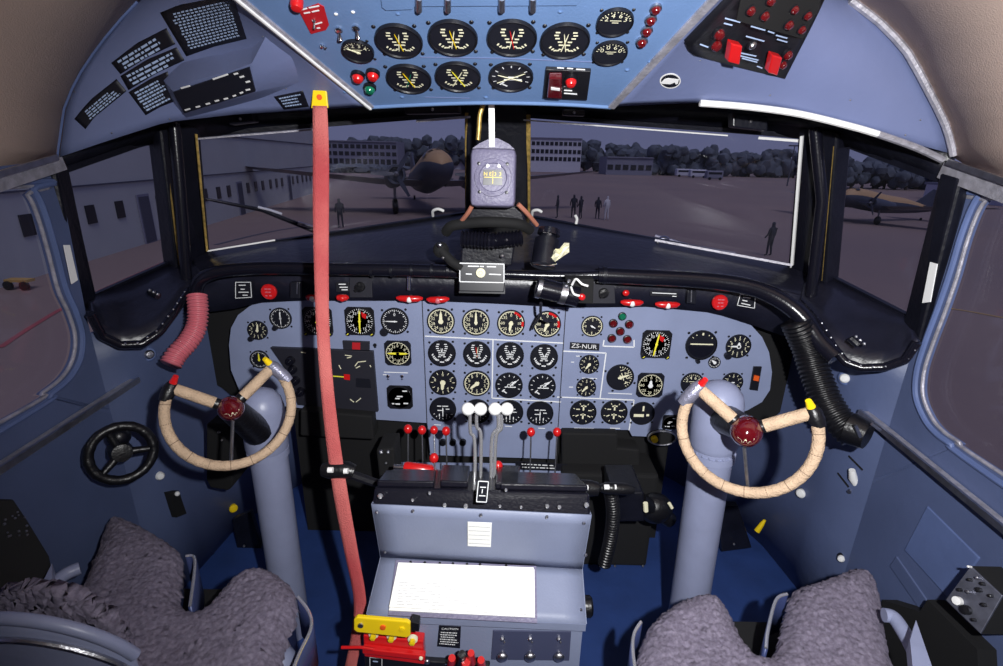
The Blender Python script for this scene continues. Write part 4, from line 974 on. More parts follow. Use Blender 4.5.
p, n = XP.hit(481, 272.5); kk = mpp(p); mk('cream_knob', MB().lathe([(2.5 * kk, .004), (4.8 * kk, .008), (4.6 * kk, .016), (2 * kk, .017), (1.6 * kk, .022), (0, .022)], facing(p, n), 18), M['cream'], o, sm=True)
# periscope-like cylinder, crumpled tag, chrome cylinder
cy = empty('fluid_cylinder', PY(545, 268, 1.17)); tag(cy, 'upright black cylinder with a round cap right of the compass', 'cylinder')
mk('cylinder_body', MB().tube(pts([(543, 266, 1.14), (547, 240, 1.17)]), .028, 20), M['frame'], cy, sm=True)
mk('cylinder_neck', MB().tube(pts([(546, 243, 1.16), (549, 232, 1.17)]), .017, 18), M['frame'], cy, sm=True)
mk('cylinder_cap', MB().tube(pts([(548.5, 235, 1.165), (549.5, 229, 1.17)]), [.026, .024], 20), M['tube'], cy, sm=True)
rg = [PY(543, 262, 1.135) + V((.029 * math.cos(a), -.02 + .02 * -math.sin(a), 0)) for a in [PI * i / 12 for i in range(13)]]
mk('chrome_band', MB().tube(rg, .0022, 8), M['chrome'], cy, sm=True)
mk('cap_handle', MB().bar(*pts([(543, 231, 1.15), (555, 232, 1.15)]), .006, .006).bar(*pts([(549, 228, 1.15), (550, 235, 1.15)]), .006, .006), M['chrome'], cy)
rnd = random.Random(3); tg = []
for i in range(5): tg.append([PY(551 + i * 4.5, 264 - i * 3 - j * (3 + i % 2), 1.13 + rnd.uniform(-.012, .012)) for j in range(4)])
o = mk('crumpled_tag', MB().grid(tg), M['cream'], None, solid=.002); tag(o, 'crumpled pale tag hanging beside the black cylinder', 'tag')
cc = empty('motor', PY(560, 296, 1.12)); tag(cc, 'horizontal black motor with a bright chrome highlight over the panel top edge', 'motor')
mk('motor_body', MB().tube(pts([(536, 287, 1.13), (540, 288, 1.13), (541, 288, 1.13), (578, 297, 1.13)]), [.016, .020, .0235, .0235], 20), M['tube'], cc, sm=True)
mk('motor_collar', MB().tube(pts([(560, 292.5, 1.128), (566, 294, 1.128)]), .0255, 20), M['silver'], cc, sm=True)
mk('motor_collar', MB().tube(pts([(537, 287.3, 1.13), (541, 288.3, 1.13)]), .0245, 20), M['silver'], cc, sm=True)
mk('mounting_block', MB().prism(pts([(566, 279, 1.13), (594, 279, 1.13), (593, 304, 1.13), (570, 303, 1.13)]), (0, .04, 0)), M['matte'], cc, bev=.002)
mk('terminal_wire', MB().tube(smooth(pts([(572, 285, 1.115), (576, 279, 1.105), (582, 284, 1.10), (588, 286, 1.10)]), 6), .0026, 8), M['white'], cc, sm=True)
mk('terminal_wire', MB().tube(smooth(pts([(571, 287, 1.115), (574, 294, 1.10), (581, 296, 1.10)]), 6), .0026, 8), M['white'], cc, sm=True)
mk('red_terminal', MB().sphere(PY(582, 297, 1.10), .008, 10, (1, .7, 1)), M['red'], cc, sm=True)
mk('terminal_nut', MB().sphere(PY(569, 281, 1.12), .005, 8).sphere(PY(566, 286, 1.12), .004, 8), M['silver'], cc, sm=True)
o = mk('prop_rod', MB().tube(smooth(pts([(541, 303, 1.15), (541, 314, 1.18), (547, 321, 1.22), (556, 319, 1.25)]), 6), .0035, 8).tube(smooth(pts([(541, 314, 1.18), (534, 325, 1.23), (532, 329, 1.25)]), 5), .003, 8), M['dark'], None, sm=True); tag(o, 'thin grey rod bent down over the red-arc gauges', 'rod')
for P, l in [([(433, 216, 1.66), (433, 211, 1.64), (438, 209, 1.63), (444, 211, 1.63)], 'white hook at the foot of the left windscreen beside the compass'), ([(532, 216, 1.66), (533, 211, 1.64), (538, 210, 1.63), (542, 212, 1.63)], 'white hook at the foot of the right windscreen beside the compass'), ([(576, 224, 1.62), (577, 219, 1.62), (575, 215, 1.62)], 'small white upright clip on the right windscreen sill')]:
    o = mk('white_hook', MB().tube(smooth(pts(P), 6), .0045, 8), M['white'], None, sm=True); tag(o, l, 'hook')
for P, l in [([(655, 244, 1.52), (662, 252, 1.5), (668, 258, 1.48)], 'loose clamp with bright screws on the right deck'), ([(150, 292, 1.12), (158, 296, 1.11)], 'small clamp on the black shelf under the left quarter window'), ([(850, 338, 1.04), (858, 345, 1.03)], 'small bright clamp on the shelf under the right quarter window')]:
    q = smooth(pts(P), 4); o = mk('deck_clamp', MB().tube(q, .008, 8), M['frame'], None, sm=True); tag(o, l, 'clamp')
    s_ = MB()
    for i in range(0, len(q), 2): s_.sphere(q[i] + V((.006 * (-1) ** i, -.008, .006)), .004, 8)
    mk('clamp_nut', s_, M['silver'], o, sm=True)

# ================================================================== RED STRAP
bk = empty('strap_buckle', OP.hit(320, 98)[0]); tag(bk, 'yellow buckle holding the red strap at the edge of the overhead', 'buckle')
BP = Plane(PY(320, 98, 1.045), (0, -1, -.15))
slab('buckle_plate', [(314, 87), (327, 87), (329, 108), (312, 108)], BP, .006, M['yellow'], bk, bev=.0015)
p, n = BP.hit(320.5, 97); mk('buckle_hole', MB().lathe([(.005, .006), (.005, .0075), (0, .0075)], facing(p, n), 14), M['orange'], bk)
mk('buckle_ring', MB().tube([p + V((.016 * math.cos(a), .008, .016 + .014 * math.sin(a))) for a in [PI * 2 * i / 20 for i in range(20)]], .0028, 8, closed=True), M['chrome'], bk, sm=True)
C_ = smooth(pts([(320, 106, 1.04), (321, 150, 1.02), (321, 210, .99), (321.5, 270, .96), (323, 330, .93), (327, 385, .90), (333, 440, .87), (341, 495, .84), (351, 550, .81), (360, 600, .775), (357, 635, .75), (350, 672, .73), (345, 720, .71)]), 8)
rows = []
for i, p in enumerate(C_):
    w = .0132 + .0015 * math.sin(i * .13); a = .25 * math.sin(i * .06)
    rows.append([p + V((u * w * math.cos(a), u * w * math.sin(a) + (-.0012 * (1 - u * u)), 0)) for u in (-1, -.5, 0, .5, 1)])
o = mk('red_strap', MB().grid(rows), M['strap'], None, sm=True, solid=.0022); tag(o, 'long faded red webbing strap hanging from the overhead to the pedestal', 'strap')
# ================================================================== CONTROL COLUMNS AND WHEELS
def column(Pt, Pb, r, label):
    a, b = PY(*Pt), PY(*Pb); d = (b - a); b = a + d * (a.z / -d.z)
    root = empty('control_column', (b.x, b.y, 0)); tag(root, label, 'control column')
    mk('column_tube', MB().tube([a.lerp(b, t) for t in (.06, .3, .6, 1)], [r, r * .98, r * .98, r * 1.0], 32), M['column'], root, sm=True)
    u = (a - b).normalized()
    R = frame(u, (0, 1, 0)) @ Matrix.Rotation(PI / 2, 4, 'Y'); Mx = Matrix.Translation(a) @ R
    mk('column_head', MB().lathe([(r * 1.05, -.10), (r * 1.12, -.09), (r * 1.12, -.0), (r * 1.0, .02), (r * .7, .036), (r * .3, .044), (0, .045)], Mx, 32), M['column'], root, sm=True)
    q = a.lerp(b, .17); mk('column_collar', MB().tube([q + u * .008, q - u * .008], r * 1.09, 32), M['column'], root, sm=True)
    rv = MB()
    for i in range(10):
        g = -PI * (i + .5) / 10
        for t in (.10, .155): c = a.lerp(b, t) + V((math.cos(g), math.sin(g), 0)) * r * 1.02; rv.sphere(c, .0028, 6)
    mk('rivet', rv, M['column'], root, sm=True); return root, a
cl_, aL_ = column((262, 408, .98), (288, 590, .98), .040, 'stout grey-blue control column behind the left wheel')
cr_, aR_ = column((719, 402, .93), (691, 590, .93), .043, 'stout grey-blue control column behind the right wheel')

def wheel(rodpx, px, py, Y, rp, tilt, label, a0, a1, top, caps, sidex, logo=True, gs=.014):
    c = PY(px, py, Y); n = (EYE - c).normalized(); k = mpp(c); r = rp * k
    Mx = facing(c, n) @ Matrix.Rotation(math.radians(tilt), 4, 'X')
    root = empty('control_yoke', M=Mx); tag(root, label, 'control wheel')
    P = []; N = 90
    for i in range(N + 1):
        a = math.radians(a0 + (a1 - a0) * i / N); P.append(V((r * math.cos(a), r * math.sin(a) * 1.0, 0)))
    R = [gs * (1 + .035 * math.sin(i * 2.1)) for i in range(N + 1)]
    mk('wheel_rim', MB().tube(P, R, 16), M['wrap'], root, local=True, sm=True)
    ws = MB()
    for i in range(6, N - 4, 7):
        t = (P[i + 1] - P[i]).normalized(); ws.tube([P[i] - t * .0006, P[i] + t * .0006], gs * 1.035, 14)
    mk('lashing_cord', ws, M['cord'], root, local=True)
    for s, aa in enumerate((a0, a1)):
        a = math.radians(aa); e = V((r * math.cos(a), r * math.sin(a), 0)) * .93; s0 = e * .30
        mk('spoke', MB().tube([s0, s0.lerp(e, .5), e], [gs * 1.15, gs * 1.15, gs * 1.1], 16), M['wrap'], root, local=True, sm=True)
        mk('spoke_root', MB().tube([s0 * .3, s0 * 1.08], [gs * 1.2, gs * 1.1], 14), M['rubber'], root, local=True, sm=True)
        kind = caps[s]; t = (P[1] - P[0]).normalized() if s == 0 else (P[-2] - P[-1]).normalized(); p = P[0] if s == 0 else P[-1]
        L = .030 if kind[0] == 'grip' else .014
        mk('grip_end', MB().tube([p - t * .010, p, p + t * L, p + t * (L + .012)], [gs * .9, gs * 1.35, gs * 1.3, gs * 1.0], 16), M[kind[0]], root, local=True, sm=True)
        mk('thumb_button', MB().tube([p - t * .010 + V((0, 0, .004)), p - t * .022 + V((0, 0, .012))], [gs * .75, gs * .5], 12), M[kind[1]], root, local=True, sm=True)
    hr = top
    mk('wheel_hub', MB().lathe([(hr * .9, -.02), (hr, -.008), (hr, .004), (hr * .95, .016), (hr * .76, .028), (hr * .4, .036), (0, .038)], None, 32), M['maroon'], root, local=True, sm=True)
    lg = smooth([V((x * hr, y * hr, .0)) for x, y in [(-.62, -.28), (-.25, -.30), (-.1, -.55), (.05, -.3), (.2, -.5), (.3, -.32), (.45, -.45), (.5, -.1), (.56, -.5), (.72, -.3)]], 5)
    lg = [V((p.x, p.y, .0385 - .024 * ((p.x ** 2 + p.y ** 2) / hr ** 2))) for p in lg]
    mk('hub_script', MB().tube(lg, .0011, 6), M['cream'], root, local=True)
    mk('centre_rod', MB().tube([V((0, -hr * .9, -.004)), Mx.inverted() @ PY(rodpx[0], rodpx[1] - 6, c.y - .02), Mx.inverted() @ PY(rodpx[0], rodpx[1], c.y - .022)], .0032, 8), M['silver'], root, local=True, sm=True)
    # shaft into the column head
    inv = Mx.inverted(); h = inv @ (sidex + V((0, -.03, -.02)))
    mk('wheel_shaft', MB().tube([V((0, 0, -.01)), h], [.024, .030], 18), M['rubber'], root, local=True, sm=True)
    return root
w1 = wheel((231, 470), 231, 408.5, .86, 56, 2, 'tan cord-wrapped left control wheel with maroon hub, red button on its outer tip', 147, 398, .0235, [('rubber', 'red'), ('grip', 'yellow')], aL_ + V((0, 0, -.02)), gs=.0092)
w2 = wheel((748, 495), 746.5, 431, .79, 61.5, 11, 'tan cord-wrapped right control wheel with maroon hub, yellow button on its outer tip', 148, 392, .0265, [('grip', 'red'), ('rubber', 'yellow')], aR_, gs=.0098)

# ================================================================== PEDESTAL
pd_ = empty('centre_pedestal', (-.02, .76, 0)); tag(pd_, 'grey-blue centre pedestal between the seats with a sloping cover', 'pedestal')
TL, TR = PT(372, 504, .93), PT(591, 515, .93); ML, MR = PT(381, 557, 1.0), PT(582, 569, 1.0); BL, BR = PT(367, 614, .93), PT(586, 624, .93)
def g2(A, B, C, D, sag=0, n=10): return [[A.lerp(B, u).lerp(D.lerp(C, u), v) + V((0, 0, -sag * math.sin(PI * u) * math.sin(PI * v))) for u in [i / n for i in range(n + 1)]] for v in [j / 6 for j in range(7)]]
mk('pedestal_cover', MB().grid(g2(TL, TR, MR, ML, .004)), M['blue'], pd_, sm=True, solid=.003)
mk('pedestal_shelf', MB().grid(g2(ML, MR, BR, BL)), M['blue'], pd_, sm=True, solid=.003)
LB, RB = BL + V((0, 0, -.016)), BR + V((0, 0, -.016))
mk('shelf_lip', MB().grid([[BL, BR], [LB, RB]]), M['blue'], pd_, solid=.003)
F1, F2 = LB + V((.004, .012, 0)), RB + V((-.004, .012, 0)); D1, D2 = V((F1.x, F1.y, 0)), V((F2.x, F2.y, 0))
mk('front_fascia', MB().grid([[F1, F2], [D1, D2]]), M['blue'], pd_, solid=.003)
for s, (a, b, c, f) in (('left', (TL, ML, BL, F1)), ('right', (TR, MR, BR, F2))):
    bk_ = 1.0
    sd = MB(); P = [a, b, c, V((f.x, f.y, f.z)), V((f.x, f.y, 0)), V((f.x, bk_, 0)), V((a.x, bk_, .40)), V((a.x, bk_ - .1, a.z - .03))]; sd.v = P; sd.f = [list(range(len(P)))]
    mk('pedestal_side', sd, M['blue'], pd_, solid=.003)
bt = MB()
for x, y, t in [(377, 512, .937), (413, 511, .93), (584, 523, .935), (385, 552, .99), (586, 555, .98), (371, 598, .955), (581, 610, .95), (547, 517, .93), (481, 515, .93)]: bt.sphere(PT(x, y, t - .004), .0032, 8)
mk('cover_screw', bt, M['silver'], pd_, sm=True)
CPn = (ML - TL).cross(TR - TL).normalized(); CPn = CPn if CPn.dot(EYE - TL) > 0 else -CPn
CP = Plane(TL.lerp(MR, .5), CPn); SPn = (BL - ML).cross(MR - ML).normalized(); SPn = SPn if SPn.dot(EYE - ML) > 0 else -SPn
SH = Plane(ML.lerp(BR, .5), SPn)
o = slab('paper_label', [(468, 519), (492, 520), (491, 544), (468, 543)], CP, .001, M['paper'], off=.006); tag(o, 'small white printed label stuck on the pedestal cover', 'label')
lines('printed_line', [((469, 523 + 4.2 * i), (490, 524 + 4.2 * i)) for i in range(5)] , CP, .0006, M['ink'], o, off=.0078, th=.0003)
# open manual on the shelf
bkx = empty('manual', SH.hit(463, 610)[0]); tag(bkx, 'open white paper manual lying on the pedestal shelf', 'manual')
slab('page', [(399, 565), (533, 570), (534, 617), (390, 609)], SH, .004, M['paper'], bkx, off=.010)
slab('page_block', [(399, 566), (534, 571), (534.5, 619), (389.5, 612)], SH, .004, M['white'], bkx, off=.006)
slab('cover_board', [(396, 561), (536, 567), (537, 624), (388.5, 616)], SH, .004, M['compass'], bkx, off=.002)
rnd = random.Random(8); sg = []
for j in range(9):
    y = 585 + j * 2.7; x = 400 - j * .3
    while x < 470 + 25 * rnd.random():
        L = 2 + rnd.random() * 7; sg.append(((x, y + (x - 400) * .03), (min(x + L, 500), y + (x + L - 400) * .03))); x += L + 2.5
lines('printed_text', sg, SH, .0007, mat('faint_print', (150, 150, 158), .8), bkx, off=.0142, th=.0002)
for x, y in [(411, 563.5), (425, 564), (440, 564.6), (453, 565), (467, 565.6), (480, 566), (506, 567)]:
    mk('binder_hole', MB().sphere(SH.hit(x, y)[0] + SPn * .007, .0028, 8), M['matte'], bkx, sm=True)
# fascia fittings
FY = F1.y - .002; FP = Plane((0, FY, .2), (0, -1, 0))
o = slab('caution_placard', [(439, 625), (461, 626), (460, 648), (437, 646)], FP, .001, M['plac']); tag(o, 'black placard headed CAUTION on the pedestal front', 'placard')
p, n = FP.hit(450, 628.3); mk('heading', MB().merge(text('CAUTION', 2.7 * mpp(p)), facing(p + n * .0016, n)), M['mark'], o)
textrows('lettering', FP, [(439, 629), (461, 630), (460, 647), (437.5, 645)], 6, 'mark', o, seed=9, th=.34, off=.0018)
# yellow bar and red bracket
br_ = slab('red_bracket', [(366, 626), (425, 632), (426, 655), (367, 647)], FP, .020, M['red'], bev=.002); tag(br_, 'red metal bracket under the yellow bar at lower left of the pedestal', 'bracket')
slab('bracket_lip', [(364, 643), (426, 650), (426, 655), (364, 648)], Plane(FP.p + V((0, -.02, 0)), FP.n), .012, M['red'], br_, bev=.002)
FQ = Plane(FP.p + V((0, -.0205, 0)), FP.n)
for x, y in [(374, 633), (392, 635), (413, 638)]:
    p, n = FQ.hit(x, y); k = mpp(p); b_ = mk('spring_washer', MB().lathe([(5 * k, 0), (5 * k, .004), (3.6 * k, .005), (0, .005)], facing(p, n), 18), M['cream'], br_, sm=True)
    mk('yellow_bolt', MB().lathe([(3 * k, .005), (3 * k, .012), (0, .013)], facing(p, n), 6), M['yellow'], br_)
p, n = FQ.hit(422, 652); mk('cross_screw', MB().sphere(p + n * .012, .004, 8), M['cream'], br_, sm=True)
FB = Plane(FP.p + V((0, -.045, 0)), FP.n)
yb = empty('yellow_lock_bar', FB.hit(384, 622)[0]); tag(yb, 'yellow metal bar with three bolts at lower left of the pedestal', 'lock bar')
slab('bar_plate', [(358, 613.5), (408, 618), (411, 620), (411, 632), (408, 634), (358, 628.5), (355, 626), (355, 616)], FB, .008, M['yellow'], yb, bev=.002)
for i, (x, y) in enumerate([(362, 621), (384, 623), (403, 625)]):
    p, n = FB.hit(x, y); mk('bar_bolt', MB().lathe([(.0052, .008), (.0048, .0105), (0, .011)], facing(p, n), 12), M['silver' if i == 0 else 'orange' if i == 1 else 'yellow'], yb, sm=True)
mk('bar_spacer', MB().prism([FB.hit(x, y)[0] for x, y in [(411, 622), (419, 624), (419, 632), (411, 631)]], (0, .018, 0)), M['rubber'], yb, bev=.001)
o = mk('red_wire', MB().tube(smooth([FQ.hit(x, y)[0] + V((0, -.015, 0)) for x, y in [(344, 640), (352, 640), (364, 640), (376, 642)]], 5), .0028, 8), M['red'], None, sm=True); tag(o, 'thin red wire running left from the red bracket', 'wire')
o = slab('black_valve_panel', [(366, 649), (428, 656), (490, 660), (489, 720), (368, 720)], FP, .012, M['black'], bev=.002); tag(o, 'black panel at the very bottom of the pedestal under the red bracket', 'control panel')
FV = Plane(FP.p + V((0, -.0125, 0)), FP.n); border(o, [(370, 657), (382, 658), (382, 672), (370, 672)], FV, w=.0012, off=.0006)
lines('panel_lettering', [((373, 661), (378, 661.5)), ((406, 659), (417, 660.5)), ((445, 664), (449, 664.4))], FV, .002, M['plactext'], o)
p, n = FV.hit(427, 662); mk('panel_screw', MB().sphere(p, .006, 10, (1, .6, 1)), M['silver'], o, sm=True)
vk = empty('valve_knobs', FV.hit(465, 666)[0]); vk.name = 'selector_valve'; tag(vk, 'red and black selector valve at the bottom edge of the pedestal', 'valve')
for i, (x, y, m_, r_) in enumerate([(462, 655, 'rubber', .0085), (471, 654, 'red', .0075), (452, 659, 'red', .008), (481, 661, 'red', .008), (466, 663, 'red', .010)]):
    p, n = FV.hit(x, y); q, _ = FV.hit(x + (1 if i % 2 else -1) * 1, y + 9)
    mk('valve_knob', MB().tube([PY(x, y - 1, FY - .045), PY(x, y + 1, FY - .040), PY(x + (2 if i % 2 else -2), y + 9, FY - .030)], [r_ * .8, r_, r_ * .7], 14), M[m_], vk, sm=True)
o = slab('knob_recess', [(493, 629), (571, 630), (569, 659), (491, 658)], FP, .004, M['recess'], bev=.001); tag(o, 'dark recessed plate with three steel knobs on the pedestal front', 'knob panel')
for x in (502.5, 530, 558.5):
    p, n = FP.hit(x, 651.5); k = mpp(p); mk('steel_knob', MB().tube([p + n * .004, p + n * .010], 3.4 * k, 14).sphere(p + n * .012, 5.6 * k, 18, (1, .6, 1)), M['silver'], o, sm=True)
    p, n = FP.hit(x, 636); mk('recess_bolt', MB().lathe([(2.3 * k, .004), (2.3 * k, .007), (1.4 * k, .010), (0, .010)], facing(p, n), 6), M['silver'], o)
    mk('recess_bolt', MB().sphere(p + V((0.004, -.006, -.008)), .0022, 8), M['silver'], o)
o = mk('side_knob', MB().tube([BR + V((.0, .05, -.012)), BR + V((.016, .05, -.012)), BR + V((.020, .05, -.012))], [.020, .020, .016], 18), M['rubber'], None, sm=True); o.name = 'friction_wheel'; tag(o, 'black round friction wheel on the right side of the pedestal', 'hand wheel')
# ---------------------------------------------------------- throttle quadrant
QL, QR = PT(372, 503, .935), PT(591, 514, .935)
q1, q2 = PT(374, 487, .94), PT(590, 494, .94); b1, b2 = PT(392, 468, 1.10), PT(576, 474, 1.10)
qd = empty('throttle_quadrant', QL.lerp(QR, .5)); tag(qd, 'black throttle quadrant housing on top of the pedestal', 'throttle quadrant')
hm = MB(); bl_, br2 = V((b1.x, 1.02, .30)), V((b2.x, 1.02, .30))
hm.v = [QL, QR, q2, q1, b1, b2, bl_, br2]; hm.f = [[0, 1, 2, 3], [3, 2, 5, 4], [0, 3, 4, 6], [1, 7, 5, 2], [4, 5, 7, 6]]
mk('quadrant_housing', hm, M['tube'], qd, bev=.006)
QP = Plane(q1.lerp(b2, .5), (b1 - q1).cross(q2 - q1)); QP.n = QP.n if QP.n.dot(EYE - QP.p) > 0 else -QP.n
for poly in ([(442, 470), (470, 471), (468, 488), (440, 487)], [(497, 470), (520, 471), (519, 490), (495, 489)], [(500, 477), (575, 479), (588, 492), (500, 490)], [(385, 476), (436, 476), (434, 488), (377, 487)]):
    slab('housing_block', poly, QP, .012, M['tube'], qd, bev=.003)
QF = Plane(QL.lerp(QR, .5) + V((0, -.003, 0)), (0, -1, .1))
lp = slab('indicator_plate', [(478, 480), (489, 480.5), (487, 503), (476, 502.5)], Plane(QF.p + V((0, -.03, 0)), QF.n), .002, M['plac'], qd)
IP = Plane(QF.p + V((0, -.0325, 0)), QF.n)
lines('plate_border', [((478.5, 481), (488.5, 481.5)), ((488.5, 481.5), (486.5, 502)), ((486.5, 502), (476.5, 501.5)), ((476.5, 501.5), (478.5, 481)), ((480, 487), (486, 487.3)), ((479, 495.5), (485.5, 495.8)), ((482.5, 489), (482, 493))], IP, .0014, M['mark'], lp, off=.0004)
for x, y, r in [(445, 503, .004), (466, 504, .0045), (413, 498, .003), (500, 504, .003), (521, 505, .003), (547, 504, .004), (559, 505, .004), (381, 494, .005), (586, 503, .005), (430, 491, .003), (506, 488, .003)]:
    mk('housing_screw', MB().sphere(QF.hit(x, y)[0] + V((0, -.006, 0)), r, 8), M['white_steel'], qd, sm=True)
o = slab('quadrant_placard', [(515, 461), (567, 464), (568, 471), (516, 469.5)], Plane((0, 1.262, .7), (0, -1, 0)), .001, M['plac']); tag(o, 'dark placard with two rows of white lettering behind the quadrant', 'placard')
textrows('lettering', Plane((0, 1.2605, .7), (0, -1, 0)), [(516, 461.5), (567, 464.5), (567, 470.5), (517, 469)], 2, 'mark', o, seed=12, th=.3, off=.0006)
tag(mk('edge_strip', MB().bar(*pts([(524, 476, 1.07), (561, 478, 1.07)]), .003, .002), M['mark']), 'thin white lettered strip on the quadrant top', 'placard')
def lever(P, r, mt, knob, label, kr=.009, km='white', sc=(1, 1, 1)):
    P = pts(P); root = empty('throttle_lever' if km == 'white' else 'control_lever', P[-1]); tag(root, label, 'lever')
    mk('lever_arm', MB().tube(smooth(P, 5), r, 10), M[mt], root, sm=True)
    mk('lever_knob', MB().sphere(PY(*knob), kr, 18, sc), M[km], root, sm=True)
for P, kx, l in [([(470, 414, .90), (470.5, 432, .90), (474.5, 440, .90), (474.5, 478, .88), (470, 494, .86)], 468, 'leftmost of the four white-knobbed throttle levers'),
              ([(476.5, 414, .90), (477, 427, .90), (481, 436, .90), (480.5, 484, .89)], 480.5, 'second from the left of the white-knobbed throttle levers'),
              ([(498, 414, .90), (498, 428, .90), (492, 438, .90), (491, 480, .89), (490, 512, .87)], 495, 'third from the left of the white-knobbed throttle levers'),
              ([(501, 414, .90), (501.5, 428, .90), (496, 438, .90), (494.5, 482, .89)], 507, 'rightmost of the four white-knobbed throttle levers')]:
    lever(P, 0.0036, 'white_steel', (kx, 409, .895), l, .0130, 'white', (1.0, 1.0, 1.0))
for P, l, kr in [([(408, 432, 1.12), (408, 470, 1.1)], 'red-knobbed lever leftmost of the row of four under the panel', .0105), ([(422, 433, 1.12), (423, 470, 1.1)], 'red-knobbed lever second of the row of four under the panel', .0105),
              ([(434, 433, 1.12), (435, 455, 1.1)], 'red-knobbed lever third of the row of four under the panel', .010), ([(446, 434, 1.12), (447, 472, 1.1)], 'red-knobbed lever last of the row of four under the panel', .0105),
              ([(531, 435, 1.12), (530, 474, 1.1)], 'red-knobbed lever right of the throttles against the blue panel', .0105), ([(557, 435, 1.12), (555, 474, 1.1)], 'red-knobbed lever at the right corner of the lower panel', .0105),
              ([(434, 461, 1.0), (436, 472, .98), (440, 486, .96)], 'lower red-knobbed lever above the red grip', .0105), ([(498, 469, .95), (496, 480, .93)], 'red-knobbed lever just right of the throttle levers', .0105)]:
    x, y, Y = P[0]; lever(P, .0020, 'silver', (x, y - 3, Y - .005), l, kr, 'red', (1, 1, 1.15))
for x, l in [(443, 'left'), (453, 'middle'), (463, 'right')]:
    p, n = PP.hit(x, 441.5); o = mk('black_plug', MB().lathe([(.010, 0), (.0095, .010), (0, .011)], facing(p, n), 14), M['rubber'], None, sm=True); tag(o, 'black plug in the lower centre panel, %s of three' % l, 'plug')
gr = empty('red_grip_handle', PY(419, 475, 1.02)); gr.name = 'gear_latch'; tag(gr, 'horizontal red grip with chrome ends on the left of the quadrant', 'latch')
mk('red_sleeve', MB().tube(pts([(404, 467, 1.0), (406, 467.2, 1.0), (431, 470.5, 1.0), (433, 471, 1.0)]), [.010, .013, .013, .010], 16), M['red'], gr, sm=True)
mk('chrome_end', MB().tube(pts([(394, 467, 1.0), (405, 468, 1.0)]), .007, 12), M['chrome'], gr, sm=True)
mk('chrome_end', MB().tube(pts([(432, 471.5, 1.0), (443, 473, 1.0)]), .007, 12), M['chrome'], gr, sm=True)
def crank(P, Q, bolts, label):
    P = pts(P); root = empty('crank_handle', P[0]); root.name = 'trim_crank'; tag(root, label, 'crank')
    mk('crank_grip', MB().tube(P, [.012, .017, .017, .014], 16), M['rubber'], root, sm=True)
    mk('crank_arm', MB().tube(smooth(pts(Q), 4), .009, 8), M['black'], root, sm=True)
    for x0, x1, y, Y in bolts: mk('glint_bolt', MB().tube(pts([(x0, y, Y - .004), (x1, y, Y - .004)]), .0055, 10), M['white'], root, sm=True)  # bolts are painted white to carry their glint
crank([(322, 470, .86), (330, 470, .86), (348, 470, .86), (354, 472, .86)], [(350, 474, .87), (385, 486, .89), (425, 498, .90)], [(328, 333, 470, .842), (344, 348, 471, .842)], 'black crank handle in front of the red strap at the left of the quadrant')
crank([(560, 487, .90), (568, 487, .90), (590, 488, .90), (598, 489, .90)], [(592, 492, .91), (570, 498, .91), (540, 508, .92)], [(568, 577, 487, .880), (580, 588, 487.5, .880)], 'black crank handle with two chrome bands at the right of the quadrant')
o = empty('lever_stub', PY(612, 489, .95)); tag(o, 'black bar with chrome bolts jutting right from the quadrant', 'bar'); o.name = 'selector_bar'
mk('bar_body', MB().tube(pts([(600, 488, .93), (606, 488, .93), (626, 489, .93), (634, 490, .93)]), [.008, .013, .013, .008], 14), M['rubber'], o, sm=True)
for x0, x1 in ((604, 609), (614.5, 616)): mk('glint_bolt', MB().tube(pts([(x0, 487, .908), (x1, 487, .908)]), .0055, 10), M['white'], o, sm=True)  # white paint gives these bolts their glint
# black equipment either side of the pedestal
def blk(name, poly, Y, depth, label, cat, mt='frame', bits=()):
    o = mk(name, MB().prism(pts([(x, y, Y) for x, y in poly]), (0, depth, 0)), M[mt], None, bev=.005); tag(o, label, cat)
    for x, y, r in bits: mk('nut_glint', MB().sphere(PY(x, y, Y - .003), r, 8), M['silver'], o, sm=True)
    return o
blk('hydraulic_unit', [(376, 450), (394, 448), (396, 484), (380, 486)], 1.12, .08, 'black hydraulic unit with steel nuts left of the red grip', 'hydraulic unit', 'matte', [(381, 452, .006), (388, 452, .005), (384, 475, .006), (386, 463, .004)])
blk('black_box', [(206, 424), (232, 424), (233, 486), (228, 491), (210, 488), (206, 480)], 1.16, .10, 'tall black box on the wall seen through the left wheel', 'box', 'matte', [(219, 432, .004), (222, 440, .003)])  # silver balls stand in for small highlights on this box
blk('black_box', [(613, 492), (644, 492), (645, 522), (613, 522)], 1.05, .12, 'dark box with a steel strap beside the pedestal on the right', 'box', 'frame', [(617, 495, .004)])
blk('black_box', [(300, 410), (372, 416), (374, 440), (300, 436)], 1.26, .06, 'black box tucked under the left part of the instrument panel', 'box', 'matte')
blk('black_box', [(562, 433), (618, 434), (618, 448), (640, 450), (640, 470), (562, 468)], 1.27, .06, 'black box tucked under the right part of the instrument panel', 'box', 'matte')
dr = hose('ribbed_duct', pts([(611, 492, .98), (613, 515, .99), (610, 540, 1.0), (604, 565, 1.0)]), .015, .0016, .008, 'rubber', 'black ribbed duct hanging beside the pedestal on the right')
o = mk('relay_unit', MB().sphere(PY(655, 508, 1.1), .045, 18, (1, .8, .9)).tube(pts([(640, 500, 1.08), (670, 520, 1.1)]), .02, 10), M['rubber'], None, sm=True); tag(o, 'rounded black unit with pale tabs left of the right control column', 'unit')
mk('pale_tab', MB().tube(pts([(645.5, 503, 1.03), (646, 511, 1.03)]), .006, 8).tube(pts([(669, 503, 1.05), (672, 508, 1.05)]), .004, 8), M['cream'], o, sm=True)
o = empty('oval_light', PY(660, 438, 1.26)); tag(o, 'oval chrome-rimmed fitting with a yellow knob hanging under the panel', 'fitting'); LPn = Plane((0, 1.27, .7), (0, -1, 0))
